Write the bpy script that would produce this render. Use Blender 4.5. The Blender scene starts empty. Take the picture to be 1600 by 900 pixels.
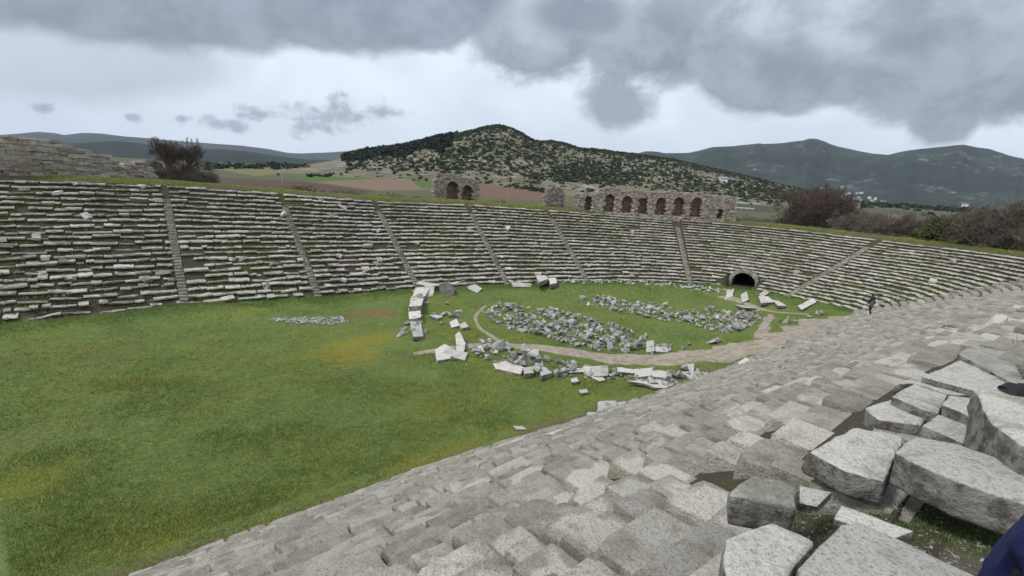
import bpy, bmesh, math, random
import numpy as np
from mathutils import Vector, Matrix, noise
random.seed(7); rng = np.random.default_rng(7)
sc = bpy.context.scene
COL = sc.collection
R = math.radians

# ------------------------------------------------------------------ camera
FPX, H = 800.0, 11.1
roll = R(3.3); hy = 282.0
pitch = math.atan((450-hy)*math.cos(roll)/FPX)
fw = np.array([0, math.cos(pitch), -math.sin(pitch)])
r0 = np.array([1., 0, 0]); u0 = np.cross(r0, fw)
rv = r0*math.cos(roll)+u0*math.sin(roll); uv_ = u0*math.cos(roll)-r0*math.sin(roll)
def ray(px, py):
    return fw + rv*(px-800)/FPX + uv_*(450-py)/FPX
def unp(px, py, z):
    d = ray(px, py); t = (z-H)/d[2]; return d*t+np.array([0, 0, H])
def at_dist(px, py, D):
    d = ray(px, py); t = D/math.hypot(d[0], d[1]); return d*t+np.array([0, 0, H])
def proj(P):
    P = np.asarray(P, float)-np.array([0, 0, H]); z = P@fw; z = np.where(np.abs(z) < 1e-6, 1e-6, z)
    return 800+FPX*(P@rv)/z, 450-FPX*(P@uv_)/z, z
cd = bpy.data.cameras.new('camera'); cam = bpy.data.objects.new('camera', cd); COL.objects.link(cam)
cd.sensor_width = 36; cd.lens = 36*FPX/1600; cd.clip_end = 40000; cd.clip_start = .05
cam.matrix_world = Matrix(((rv[0], uv_[0], -fw[0], 0), (rv[1], uv_[1], -fw[1], 0), (rv[2], uv_[2], -fw[2], H), (0, 0, 0, 1)))
sc.camera = cam

# ------------------------------------------------------------------ object helpers
def mesh_np(name, V, F, mat, smooth=False, attrs=None):
    """V (n,3); F (m,k) array of equal-size faces, or a list of such arrays"""
    me = bpy.data.meshes.new(name)
    Fs = F if isinstance(F, list) else [F]
    Fs = [np.asarray(f, dtype=np.int32) for f in Fs if len(f)]
    V = np.asarray(V, dtype=np.float32)
    nl = sum(f.size for f in Fs); nf = sum(len(f) for f in Fs)
    me.vertices.add(len(V)); me.vertices.foreach_set('co', V.ravel())
    me.loops.add(nl); me.loops.foreach_set('vertex_index', np.concatenate([f.ravel() for f in Fs]))
    me.polygons.add(nf)
    tot = np.concatenate([np.full(len(f), f.shape[1], np.int32) for f in Fs])
    st = np.concatenate([[0], np.cumsum(tot)[:-1]]).astype(np.int32)
    me.polygons.foreach_set('loop_start', st)
    me.polygons.foreach_set('use_smooth', np.full(nf, smooth, dtype=bool))
    me.update(calc_edges=True)
    for k, a in (attrs or {}).items():
        a = np.asarray(a, dtype=np.float32)
        if a.ndim == 1:
            at = me.attributes.new(k, 'FLOAT', 'POINT'); at.data.foreach_set('value', a)
        else:
            at = me.attributes.new(k, 'FLOAT_COLOR', 'POINT')
            if a.shape[1] == 3: a = np.hstack([a, np.ones((len(a), 1), np.float32)])
            at.data.foreach_set('color', a.ravel())
    if mat: me.materials.append(mat)
    return me
def link(name, me, parent=None, loc=None):
    o = bpy.data.objects.new(name, me); COL.objects.link(o)
    if parent: o.parent = parent
    if loc is not None: o.location = loc
    return o
def tag(o, label=None, cat=None, group=None, kind=None):
    if label: o['label'] = label
    if cat: o['category'] = cat
    if group: o['group'] = group
    if kind: o['kind'] = kind
    return o
def empty(name, loc, label, cat, group=None):
    o = bpy.data.objects.new(name, None); COL.objects.link(o); o.location = loc
    return tag(o, label, cat, group)

# ------------------------------------------------------------------ materials
class NT:
    def __init__(s, name):
        s.m = bpy.data.materials.new(name); s.m.use_nodes = True; s.t = s.m.node_tree; s.b = s.t.nodes['Principled BSDF']
        s.b.inputs['Specular IOR Level'].default_value = .15; s.b.inputs['Roughness'].default_value = .92
    def n(s, ty, **kw):
        nd = s.t.nodes.new(ty)
        for k, v in kw.items():
            if k == 'ins':
                for i, x in v.items():
                    if hasattr(x, 'is_linked') or isinstance(x, bpy.types.NodeSocket): s.t.links.new(x, nd.inputs[i])
                    else: nd.inputs[i].default_value = x
            else: setattr(nd, k, v)
        return nd
    def math(s, op, a, b=0.0, clamp=False):
        return s.n('ShaderNodeMath', operation=op, use_clamp=clamp, ins={0: a, 1: b}).outputs[0]
    def noise(s, vec, scale, detail=4, rough=.6, dist=0.):
        return s.n('ShaderNodeTexNoise', ins={'Vector': vec, 'Scale': scale, 'Detail': detail, 'Roughness': rough, 'Distortion': dist}).outputs['Fac']
    def voro(s, vec, scale, out='Distance', feature='F1'):
        return s.n('ShaderNodeTexVoronoi', feature=feature, ins={'Vector': vec, 'Scale': scale}).outputs[out]
    def step(s, x, lo, hi):
        return s.n('ShaderNodeMapRange', interpolation_type='SMOOTHSTEP', ins={0: x, 1: lo, 2: hi, 3: 0., 4: 1.}).outputs[0]
    def mix(s, f, a, b, mode='MIX'):
        nd = s.n('ShaderNodeMix', data_type='RGBA', blend_type=mode, clamp_factor=True)
        for i, x in ((0, f), (6, a), (7, b)):
            if isinstance(x, bpy.types.NodeSocket): s.t.links.new(x, nd.inputs[i])
            elif i == 0: nd.inputs[0].default_value = x
            else: nd.inputs[i].default_value = (*x, 1) if len(x) == 3 else x
        return nd.outputs[2]
    def pos(s, obj=False):
        return s.n('ShaderNodeTexCoord').outputs['Object'] if obj else s.n('ShaderNodeNewGeometry').outputs['Position']
    def col(s, c): s.t.links.new(c, s.b.inputs['Base Color'])
    def bump(s, h, strength, dist):
        b = s.n('ShaderNodeBump', ins={'Strength': strength, 'Distance': dist, 'Height': h}); s.t.links.new(b.outputs[0], s.b.inputs['Normal'])
    def attr(s, name, out='Fac'): return s.n('ShaderNodeAttribute', attribute_name=name).outputs[out]

def stone_mat(name, base=(.25, .24, .22), pale=(.46, .45, .42), dark=(.045, .043, .04), warm=(.30, .23, .17), white=.35, rnd='tint', fine=1., moss=.0, spk=1., sides=False, mid=False):
    s = NT(name); p = s.pos()
    if rnd == 'obj': t = s.n('ShaderNodeObjectInfo').outputs['Random']
    else: t = s.attr(rnd)
    off = s.n('ShaderNodeVectorMath', operation='ADD', ins={0: p, 1: s.n('ShaderNodeCombineXYZ', ins={0: s.math('MULTIPLY', t, 37.), 1: s.math('MULTIPLY', t, 91.), 2: 0.}).outputs[0]}).outputs[0]
    big = s.noise(off, 1.3*fine, 5, .65, .4)
    med = s.noise(off, 7*fine, 6, .72)
    fin = s.noise(off, 38*fine, 5, .75)
    c = s.mix(s.step(big, .3, .7), base, (base[0]*1.35, base[1]*1.35, base[2]*1.32))
    c = s.mix(s.math('MULTIPLY', s.step(med, .48, .68), .55), c, (base[0]*.62, base[1]*.60, base[2]*.58))
    c = s.mix(s.math('MULTIPLY', s.step(s.noise(off, 2.1*fine, 3), .52, .72), .5), c, warm)
    # smooth pale worn patches, more of them on some blocks than on others
    thr = s.math('SUBTRACT', .78, s.math('MULTIPLY', s.math('ADD', s.math('MULTIPLY', t, .8), white), .38))
    wsrc = s.math('ADD', s.noise(off, 1.9*fine, 4, .55), s.math('MULTIPLY', med, .12))
    if mid: wsrc = s.math('ADD', wsrc, s.math('MULTIPLY', s.math('SUBTRACT', s.attr('mid'), .55), .35))
    wm = s.step(wsrc, thr, s.math('ADD', thr, .14))
    # lichen rosettes and black specks
    offd = s.n('ShaderNodeVectorMath', operation='ADD', ins={0: off, 1: s.n('ShaderNodeVectorMath', operation='SCALE', ins={0: s.n('ShaderNodeTexNoise', ins={'Vector': off, 'Scale': 24*fine, 'Detail': 3}).outputs['Color'], 3: .09/fine}).outputs[0]}).outputs[0]
    v = s.voro(offd, 22*fine); vm = s.math('MULTIPLY', s.step(v, .30, .18), s.step(s.noise(off, 5*fine, 3), .46, .6))
    c = s.mix(s.math('MULTIPLY', vm, .75*spk), c, (.50, .51, .47))
    dn = s.noise(off, 62*fine, 4, .8, .8); dm = s.math('MULTIPLY', s.step(dn, .56, .64), s.step(s.noise(off, 2.6*fine, 5, .7), .40, .60))
    c = s.mix(s.math('MULTIPLY', dm, .42*spk), c, dark)
    c = s.mix(s.math('MULTIPLY', wm, .85), c, s.mix(s.math('MULTIPLY', s.step(fin, .5, .7), .35), pale, base))
    st = s.step(s.noise(off, .9*fine, 6, .75, 1.), .50, .66)
    c = s.mix(s.math('MULTIPLY', s.step(s.noise(off, 5.5*fine, 6, .75, 1.2), .53, .60), .45), c, (.42, .42, .37))
    c = s.mix(s.math('MULTIPLY', st, .6), c, (base[0]*.5, base[1]*.5, base[2]*.46))
    fin2 = s.noise(off, 27*fine, 5, .8, .5)
    c = s.mix(s.math('MULTIPLY', s.step(fin2, .50, .66), .38), c, (pale[0]*.85, pale[1]*.85, pale[2]*.82))
    c = s.mix(s.math('MULTIPLY', s.step(fin, .48, .66), .62), c, (base[0]*.45, base[1]*.44, base[2]*.42))
    if moss:
        c = s.mix(s.math('MULTIPLY', s.step(s.noise(off, .55*fine, 5), .56, .66), moss), c, (.085, .10, .03))
    # each stone a little lighter or darker than its neighbours
    k = s.math('ADD', .84, s.math('MULTIPLY', s.math('FRACT', s.math('MULTIPLY', t, 7.31)), .32))
    c = s.mix(1., c, s.n('ShaderNodeCombineColor', ins={0: k, 1: k, 2: k}).outputs[0], 'MULTIPLY')
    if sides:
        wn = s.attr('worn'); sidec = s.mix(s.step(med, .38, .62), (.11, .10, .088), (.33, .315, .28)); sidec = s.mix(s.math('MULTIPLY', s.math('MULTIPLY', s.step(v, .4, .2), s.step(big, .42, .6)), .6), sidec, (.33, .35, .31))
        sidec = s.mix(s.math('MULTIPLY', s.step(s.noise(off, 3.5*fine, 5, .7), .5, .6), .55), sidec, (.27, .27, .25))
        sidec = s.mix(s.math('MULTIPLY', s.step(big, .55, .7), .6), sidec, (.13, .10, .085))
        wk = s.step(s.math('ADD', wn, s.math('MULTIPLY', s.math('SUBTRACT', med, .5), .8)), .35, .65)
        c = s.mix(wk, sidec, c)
    s.col(c)
    h = s.math('ADD', s.math('MULTIPLY', med, 1.), s.math('MULTIPLY', fin, .5))
    s.bump(s.math('ADD', h, s.math('MULTIPLY', v, -.25)), 1., .05/fine)
    return s.m

M_near = stone_mat('lichen_stone', base=(.31, .29, .245), pale=(.46, .44, .39), white=.15)
M_near_obj = stone_mat('lichen_stone_block', base=(.31, .288, .242), pale=(.48, .455, .405), white=.2, rnd='obj')
M_pale = stone_mat('worn_pale_block', base=(.33, .305, .255), pale=(.64, .605, .54), white=.62, rnd='obj', mid=True)
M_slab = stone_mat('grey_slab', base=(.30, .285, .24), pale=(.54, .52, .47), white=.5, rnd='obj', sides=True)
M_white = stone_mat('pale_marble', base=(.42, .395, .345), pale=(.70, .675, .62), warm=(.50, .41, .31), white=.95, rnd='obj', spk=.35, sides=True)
M_rubble = stone_mat('rubble_stone', base=(.29, .285, .27), pale=(.56, .55, .53), warm=(.25, .23, .2), white=.35, rnd='obj', fine=.8)
M_rubble_t = stone_mat('rubble_stone_mass', base=(.28, .275, .26), pale=(.55, .54, .52), warm=(.25, .23, .2), white=.35, fine=.8)
M_dark = stone_mat('dark_boulder', base=(.085, .08, .075), pale=(.25, .25, .24), warm=(.09, .07, .055), white=-.1, rnd='obj')
M_far = stone_mat('tier_stone', base=(.35, .32, .27), pale=(.64, .61, .55), warm=(.25, .16, .11), white=.5, fine=.8, moss=.75)
M_wall = stone_mat('wall_stone', base=(.30, .25, .195), pale=(.50, .47, .41), warm=(.30, .21, .15), white=.3, fine=.6)
M_stump = stone_mat('stump_stone', base=(.24, .20, .165), pale=(.42, .38, .33), warm=(.27, .17, .13), white=.1, fine=.6)
M_brick = stone_mat('reddish_rubble_core', base=(.30, .17, .12), pale=(.42, .32, .26), warm=(.30, .14, .085), white=.1, fine=.7)

def simple(name, c1, c2, scale, c3=None, s3=.3, rough=.95, bump=0., bd=.02):
    s = NT(name); p = s.pos(); s.b.inputs['Roughness'].default_value = rough
    c = s.mix(s.step(s.noise(p, scale, 5, .65), .35, .65), c1, c2)
    if c3: c = s.mix(s.step(s.noise(p, s3, 4, .6), .5, .62), c, c3)
    s.col(c)
    if bump: s.bump(s.noise(p, scale*3, 5, .7), bump, bd)
    return s.m
M_soil = simple('soil', (.10, .075, .05), (.17, .13, .095), 3., (.07, .085, .03), .7, bump=.6)
M_path = simple('path_dirt', (.30, .255, .20), (.38, .33, .27), 1.1, (.24, .21, .15), 2.4, bump=.5)
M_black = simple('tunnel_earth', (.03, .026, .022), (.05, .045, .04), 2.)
M_bark = simple('bark', (.10, .075, .065), (.17, .13, .115), 4.)
M_twig = simple('twigs', (.095, .07, .058), (.15, .12, .10), 1.5)

# ground: vertex colour carries the land use, noise carries the sward
s = NT('ground_cover'); p = s.pos(); lc = s.attr('land', 'Color'); gm = s.attr('grassy')
n1 = s.noise(p, .35, 6, .65, .6); n2 = s.noise(p, 2.3, 5, .7); n3 = s.noise(p, 11., 4, .7)
k = s.math('ADD', .15, s.math('ADD', s.math('MULTIPLY', n1, .35), s.math('ADD', s.math('MULTIPLY', n2, .7), s.math('MULTIPLY', n3, .65))))
c = s.mix(1., lc, s.n('ShaderNodeCombineColor', ins={0: k, 1: k, 2: k}).outputs[0], 'MULTIPLY')
yel = s.mix(1., lc, (1.5, 1.18, .8), 'MULTIPLY')
c = s.mix(s.math('MULTIPLY', s.math('MULTIPLY', s.step(s.noise(p, .22, 5, .7), .5, .68), gm), .6), c, yel)
c = s.mix(s.math('MULTIPLY', s.math('MULTIPLY', s.step(s.noise(p, 1.1, 4), .6, .74), gm), .5), c, (.10, .075, .04))
s.col(c); s.bump(s.math('ADD', n2, s.math('MULTIPLY', n3, .6)), .8, .12); M_ground = s.m

def leafy(name, c1, c2, attr='tint', trans=.25):
    s = NT(name); c = s.mix(s.attr(attr), c1, c2); s.col(c); s.b.inputs['Roughness'].default_value = .8
    return s.m
M_grass = leafy('grass_blades', (.085, .165, .04), (.40, .40, .10))
M_tuft = leafy('seat_moss', (.065, .11, .03), (.21, .25, .065))
M_scrub = leafy('hill_scrub', (.03, .045, .026), (.068, .082, .045))
M_pine = leafy('pine_forest', (.016, .028, .018), (.032, .048, .028))
M_olive = leafy('olive_foliage', (.045, .058, .026), (.115, .13, .055))
M_evergreen = leafy('evergreen_foliage', (.03, .045, .02), (.08, .10, .035))
M_greybrush = leafy('bare_brush', (.085, .072, .058), (.19, .165, .135))
M_darkbrush = leafy('dark_bare_brush', (.05, .038, .03), (.115, .09, .075))
M_redbrush = leafy('reddish_brush', (.085, .065, .05), (.165, .135, .11))

# ------------------------------------------------------------------ stadium geometry
foot_pts = np.array([(-82, -11), (-58, 10), (-44, 22.5), (-33.6, 31.6), (-25.3, 38.2), (-17, 44.3), (-8.5, 50.3), (0, 54.8), (8.9, 58.2), (15, 59.9), (21.2, 60.4), (25.6, 58.8),
    (28.6, 55), (30.4, 51), (31.6, 47.6), (31.2, 45.2), (28.6, 42.8), (24.4, 39.4), (17.3, 33.3), (8.7, 26.3), (3.4, 22.3), (.1, 19.9), (-3.2, 17.4), (-5.6, 15.2), (-9, 12.2), (-20, 2.5), (-62, -36)], float)
def catmull(P, n=24):
    out = []
    Q = np.vstack([2*P[0]-P[1], P, 2*P[-1]-P[-2]])
    for i in range(1, len(Q)-2):
        a, b, c, d = Q[i-1], Q[i], Q[i+1], Q[i+2]
        for t in np.linspace(0, 1, n, endpoint=False):
            out.append(.5*((2*b)+(c-a)*t+(2*a-5*b+4*c-d)*t*t+(3*b-a-3*c+d)*t**3))
    out.append(P[-1]); return np.array(out)
def resample(P, step):
    L = np.concatenate([[0], np.cumsum(np.linalg.norm(np.diff(P, axis=0), axis=1))])
    s = np.arange(0, L[-1], step); return np.stack([np.interp(s, L, P[:, k]) for k in range(P.shape[1])], 1)
FC = resample(catmull(foot_pts), .4)
for _ in range(12): FC[1:-1] = .25*FC[:-2]+.5*FC[1:-1]+.25*FC[2:]
tg = np.gradient(FC, axis=0); tg /= np.linalg.norm(tg, axis=1)[:, None]
NRM = np.stack([-tg[:, 1], tg[:, 0]], 1)          # outward (curve runs clockwise)
for _ in range(25): NRM[1:-1] = .25*NRM[:-2]+.5*NRM[1:-1]+.25*NRM[2:]
NRM /= np.linalg.norm(NRM, axis=1)[:, None]
SA = np.arange(len(FC))*.4
def s_near(x, y): return SA[np.argmin((FC[:, 0]-x)**2+(FC[:, 1]-y)**2)]
ks = [s_near(*q) for q in ((-60, 8), (-25.3, 38.2), (-17, 44.3), (-9, 50), (0, 54.8), (8.9, 58.2), (21.2, 60.4), (30, 52), (31.4, 45.6), (24.4, 39.4), (14, 30.7), (3, 22), (-9, 12))]
ZT = np.interp(SA, ks, [8.9, 8.75, 8.3, 7.75, 7.65, 7.35, 6.9, 6.7, 6.9, 7.4, 8.3, 8.8, 8.8])
ZF = np.interp(SA, ks, [0, 0, 0, 0, 0, 0, .1, .7, 1.15, .9, .3, 0, 0])
BD, NR = 14.5, 22
TR = BD/NR
S_CORNER = s_near(31.4, 45.4)
def fP(s, w, z=None):
    i = np.clip(s/.4, 0, len(FC)-1.001); i0 = int(i); t = i-i0
    p = FC[i0]*(1-t)+FC[i0+1]*t; n = NRM[i0]*(1-t)+NRM[i0+1]*t
    return p+n*w
def fz(s, arr): return float(np.interp(s, SA, arr))

def smooth(x): x = np.clip(x, 0, 1); return x*x*(3-2*x)
def fbm(x, y, sc_, seed=0, oct=4):
    """cheap vectorised value-noise stack from rotated sines"""
    v = np.zeros_like(x); a = 1.; r = np.random.default_rng(seed)
    for o in range(oct):
        for _ in range(3):
            th = r.uniform(0, 2*math.pi); ph = r.uniform(0, 6.28); f = sc_*r.uniform(.7, 1.4)*2**o
            v = v+a*np.sin((x*math.cos(th)+y*math.sin(th))*f+ph+1.3*np.sin((y*math.cos(th)-x*math.sin(th))*f*.7+ph*2))
        a *= .5
    return v/4.
def swd(x, y):
    x = np.asarray(x, float).ravel(); y = np.asarray(y, float).ravel()
    w = np.full(x.shape, 999.); idx = np.zeros(x.shape, int)
    near = np.where(np.hypot(x, y) < 150)[0]
    for c in range(0, len(near), 20000):
        q = near[c:c+20000]
        d = (x[q, None]-FC[None, :, 0])**2+(y[q, None]-FC[None, :, 1])**2
        j = d.argmin(1); sg = (x[q]-FC[j, 0])*NRM[j, 0]+(y[q]-FC[j, 1])*NRM[j, 1]
        w[q] = np.sqrt(d[np.arange(len(q)), j])*np.sign(sg); idx[q] = j
    return w, idx
def arena_h(x, y):
    """lawn height inside the foot curve"""
    h = .10*fbm(x, y, .35, 3)+.05*fbm(x, y, 1.3, 5)
    h = h+.75*np.exp(-(((x-13)/7.)**2+((y-54.)/3.2)**2))       # grassy hump at the far side of the ring
    h = h+.45*np.exp(-(((x+7)/4.)**2+((y-45.)/2.5)**2))
    h = h+.5*np.exp(-(((x+22)/9.)**2+((y-37.5)/1.8)**2))
    return h
def plain_h(x, y):
    r = np.hypot(x, y)
    return 2.2+.35*fbm(x, y, .03, 8, 3)*smooth((r-60)/100)+0*x
TUN_S = s_near(25.9, 58.3)
def hfun(x, y):
    shp = np.shape(x); x = np.asarray(x, float).ravel(); y = np.asarray(y, float).ravel()
    w, j = swd(x, y); zt = ZT[j]; zf = ZF[j]
    inside = arena_h(x, y)+zf*smooth(1+w/9.)
    slope = zf+(zt-zf)*np.clip(w, 0, BD)/BD+.04
    edge = smooth((w+1.2)/1.6)
    h = inside*(1-edge)+np.maximum(slope, inside*smooth(1-w/1.))*edge
    nearside = (SA[j] > S_CORNER)
    flat = np.where(nearside, 7., 4.5)
    crest = zt+np.where(nearside, .25, .35)*smooth((w-BD)/1.5)+.10*fbm(x, y, .8, 2)*smooth((w-BD)/1.)
    pl = plain_h(x, y)
    fall = smooth((w-BD-flat)/16.)*.33+smooth((w-BD-flat-10)/80.)*.67
    out = crest*(1-fall)+pl*fall
    h = np.where(w > BD, out, h)
    # trench for the vaulted passage
    t = (np.abs(SA[j]-TUN_S) < 1.4) & (w > -.2) & (w < 8)
    h = np.where(t, .25, h)
    return h.reshape(shp)
def h1(x, y): return float(hfun(np.array([x]), np.array([y]))[0])
def G(px, py, up=0.):
    z = 0.
    P = unp(px, py, z)
    for _ in range(8):
        z2 = h1(P[0], P[1])+up; z = z*.3+z2*.7; P = unp(px, py, z)
    return P

# ------------------------------------------------------------------ terrain sheet
def inpoly(px, py, poly):
    r = np.zeros(np.shape(px), bool); n = len(poly)
    for i in range(n):
        x1, y1 = poly[i]; x2, y2 = poly[(i+1) % n]
        c = ((y1 > py) != (y2 > py)) & (px < (x2-x1)*(py-y1)/((y2-y1)+1e-12)+x1); r ^= c
    return r
th = np.concatenate([np.linspace(-180, -62, 90, endpoint=False), np.linspace(-62, 62, 900, endpoint=False), np.linspace(62, 180, 90, endpoint=False)])
rr = [0.4]
while rr[-1] < 10000: rr.append(rr[-1]*(1.0125 if rr[-1] < 1500 else 1.05)+.02)
rr = np.array(rr)
TH, RR = np.meshgrid(np.radians(th), rr)
GX, GY = RR*np.sin(TH), RR*np.cos(TH)
GZ = hfun(GX, GY)
# valley floor climbs gently towards the hills straight ahead and to the left
az = np.degrees(TH)
rise = smooth((RR-260)/700)*(9+ 9*np.exp(-((az+12)/14)**2))*smooth((30-az)/25)
GZ = GZ+rise
def rise_at(x, y):
    r = np.hypot(x, y); a = np.degrees(np.arctan2(x, y)); return smooth((r-260)/700)*(9+9*np.exp(-((a+12)/14)**2))*smooth((30-a)/25)
n_t = len(th); V = np.stack([GX, GY, GZ], 2).reshape(-1, 3)
i, j = np.meshgrid(np.arange(len(rr)-1), np.arange(n_t), indexing='ij'); j2 = (j+1) % n_t
F = np.stack([i*n_t+j, i*n_t+j2, (i+1)*n_t+j2, (i+1)*n_t+j], 2).reshape(-1, 4)[:, ::-1]
# land use colours
w, jj = swd(GX.ravel(), GY.ravel()); x, y = V[:, 0], V[:, 1]; rad = RR.ravel()
land = np.tile(np.array([.085, .085, .045]), (len(V), 1)); grassy = np.ones(len(V))
ins = w < 0
base_g = np.array([.14, .19, .055])
land[ins] = base_g
def blend(mask, col):
    m = np.clip(mask, 0, 1)[:, None]; land[:] = land*(1-m)+np.array(col)*m
ppx, ppy, pz = proj(V)
nz = fbm(x, y, .25, 11, 5); nz2 = fbm(x, y, .9, 12, 4)
def blob(px, py, rx, ry, rot=0.):
    c = unp(px, py, 0); dx, dy = x-c[0], y-c[1]; q = math.radians(rot)
    u, v = dx*math.cos(q)+dy*math.sin(q), -dx*math.sin(q)+dy*math.cos(q)
    return smooth(1.1-np.sqrt((u/rx)**2+(v/ry)**2)+.8*nz2+.3*nz)*ins
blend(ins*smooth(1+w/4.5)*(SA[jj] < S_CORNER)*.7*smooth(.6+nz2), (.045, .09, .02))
blend(blob(572, 535, 3.8, 2.2, 45), (.21, .20, .035)); blend(blob(545, 555, 3., 1.4, 42), (.20, .19, .04))
blend(blob(577, 490, 2.3, 2.6, 30), (.19, .125, .07))
blend(blob(700, 480, 1.6, 4, -20)*.6, (.16, .17, .03)); blend(blob(740, 510, 3.5, 1.4, 60)*.7, (.15, .17, .035))
blend(blob(60, 750, 1.6, 1.2, 40)*.6, (.17, .19, .03)); blend(blob(240, 850, 1.2, .7, 40)*.5, (.15, .17, .03))
blend(blob(680, 720, 2.6, .9, 42)*.7, (.17, .175, .035)); blend(blob(860, 655, 3.5, 1., 40)*.5, (.15, .13, .05))
blend(blob(215, 600, 3.2, .9, 10)*.8, (.045, .075, .025)); blend(blob(120, 560, 6, 1.5, 40)*.4, (.10, .10, .045))
# worn streak down the long axis of the lawn
a0, a1 = unp(0, 690, 0)[:2], unp(640, 560, 0)[:2]; dd = (a1-a0)/np.linalg.norm(a1-a0)
pd = np.abs((x-a0[0])*-dd[1]+(y-a0[1])*dd[0]); al = (x-a0[0])*dd[0]+(y-a0[1])*dd[1]
blend(smooth(1-pd/.8)*ins*(.35+.25*nz)*(al < 22), (.17, .15, .075))
blend(smooth((w+1.4)/1.2)*ins*(SA[jj] > S_CORNER)*(.5+.5*nz2), (.15, .115, .08))
bank = (w >= 0) & (w < BD+.5)
land[bank] = (.07, .06, .044); blend(bank*smooth(.2+nz)*.8, (.06, .075, .025)); grassy[bank] = .6
top = (w >= BD+.3) & (w < BD+24)
land[top] = (.085, .105, .035); blend(top*smooth(.5+.8*nz), (.12, .10, .06)); blend(top*(rad < 16)*.8, (.12, .105, .08))
farm = (w >= BD+14) & (rad < 330)
land[farm] = (.085, .085, .05); blend(farm*smooth(.5+nz*.8), (.10, .075, .055))
mid = (rad >= 150) & (rad < 5200)
land[mid] = (.105, .11, .06); grassy[mid] = .3
FIELDS = [([(320, 262), (545, 246), (600, 250), (480, 268), (400, 275)], (.17, .165, .08)), ([(440, 268), (520, 262), (610, 268), (605, 280), (480, 282)], (.085, .14, .035)),
    ([(560, 252), (625, 250), (620, 280), (560, 276)], (.075, .15, .03)), ([(330, 277), (470, 283), (590, 300), (560, 303), (340, 292)], (.10, .065, .05)),
    ([(490, 284), (620, 278), (700, 272), (735, 280), (735, 296), (590, 298)], (.20, .145, .105)), ([(640, 281), (690, 272), (700, 296), (660, 295)], (.085, .14, .035)),
    ([(735, 285), (790, 288), (880, 304), (900, 316), (760, 309), (735, 305)], (.165, .105, .075)), ([(750, 280), (1000, 284), (1250, 300), (1240, 314), (880, 306), (790, 290)], (.175, .165, .085)),
    ([(860, 283), (1010, 285), (1230, 300), (1200, 303), (900, 292)], (.20, .185, .11)), ([(1330, 337), (1420, 333), (1430, 342), (1340, 345)], (.15, .14, .09)),
    ([(1480, 316), (1530, 318), (1510, 324), (1480, 322)], (.23, .2, .16)), ([(430, 250), (560, 243), (570, 255), (440, 266)], (.06, .075, .035))]
for poly, c in FIELDS:
    m = inpoly(ppx+2*nz2, ppy, poly) & (rad > 150) & (rad < 3500) & (pz > 0); land[m] = c
# hedge-dark strips and tree-dotted valley floor to the right
m = (rad > 300) & (az.ravel() > 20) & (az.ravel() < 75); blend(m*.6*smooth(.5+fbm(x, y, .02, 20)), (.05, .055, .035))
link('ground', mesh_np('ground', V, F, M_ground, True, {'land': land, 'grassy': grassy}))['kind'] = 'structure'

# ------------------------------------------------------------------ hills and mountains (true ridges at their own distances)
def interp_sil(pts): 
    pts = np.array(pts, float); return lambda X: np.interp(X, pts[:, 0], pts[:, 1])
def ridge(name, sil, px0, px1, Rf, Rr, mat, base=None, n=300, m=60, back=.5, rough=.06, seed=0, zb=-5, fs=.02):
    """a ridge whose skyline follows elevation angles; foot at distance Rf, crest at Rr"""
    f = interp_sil(sil); PX = np.linspace(px0, px1, n); cx = []; cz = []
    for q in PX:
        P = at_dist(q, f(q), 1.); d = P[:2]/np.linalg.norm(P[:2]); cx.append(d); cz.append((P[2]-H))
    cx = np.array(cx); tz = np.array(cz)*Rr+H
    t = np.concatenate([np.linspace(0, 1, m), 1+np.linspace(.06, 1, 12)*back])
    Rj = Rf+(Rr-Rf)*t
    X = cx[:, 0][None]*Rj[:, None]; Y = cx[:, 1][None]*Rj[:, None]
    prof = np.where(t <= 1, smooth(t**.85), 1-smooth((t-1)/back))
    Z0 = zb+rise_at(X, Y)*(0 if Rf > 1500 else 1)
    Z = Z0+(tz[None]-Z0)*prof[:, None]
    bump = fbm(X, Y, fs, seed, 5)*rough*np.maximum(tz[None]-zb, 3)*np.sin(np.clip(t, 0, 1)*math.pi)[:, None]
    rid = fbm(np.tile(PX[None]*.03, (len(t), 1)), t[:, None]*.8+0*PX[None], 1.2, seed+1, 4)*rough*1.2*np.maximum(tz[None]-zb, 3)*np.sin(np.clip(t, 0, 1)*math.pi)[:, None]
    Z = Z+bump+rid
    V = np.stack([X, Y, Z], 2).reshape(-1, 3); a, b = np.meshgrid(np.arange(len(t)-1), np.arange(n-1), indexing='ij')
    F = np.stack([a*n+b, a*n+b+1, (a+1)*n+b+1, (a+1)*n+b], 2).reshape(-1, 4)
    o = link(name, mesh_np(name, V, F, mat, True)); o['kind'] = 'structure'
    return (V.reshape(len(t), n, 3), t, PX)
def hill_mat(name, g, rock, sc_, thr=.55, scrub=None, ssc=.05, sth=.5):
    s = NT(name); p = s.pos(); c = s.mix(s.step(s.noise(p, sc_, 6, .65), .35, .65), g, tuple(v*.72 for v in g))
    mp = s.n('ShaderNodeMapping', ins={'Vector': p, 'Scale': (1, 1, 2.2)}).outputs[0]
    rm = s.math('MULTIPLY', s.step(s.noise(mp, sc_*3.2, 8, .75, .5), thr, thr+.07), s.step(s.noise(mp, sc_*.55, 4, .6), .44, .6))
    c = s.mix(rm, c, rock)
    if scrub: c = s.mix(s.math('MULTIPLY', s.step(s.noise(mp, ssc, 6, .8), sth, sth+.05), .85), c, scrub)
    s.col(c); s.bump(s.noise(p, sc_*4, 6, .7), .6, 4.); return s.m
M_hill = hill_mat('hill_cover', (.19, .178, .115), (.30, .285, .25), .02, .5, (.075, .08, .048), .045, .55)
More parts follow.
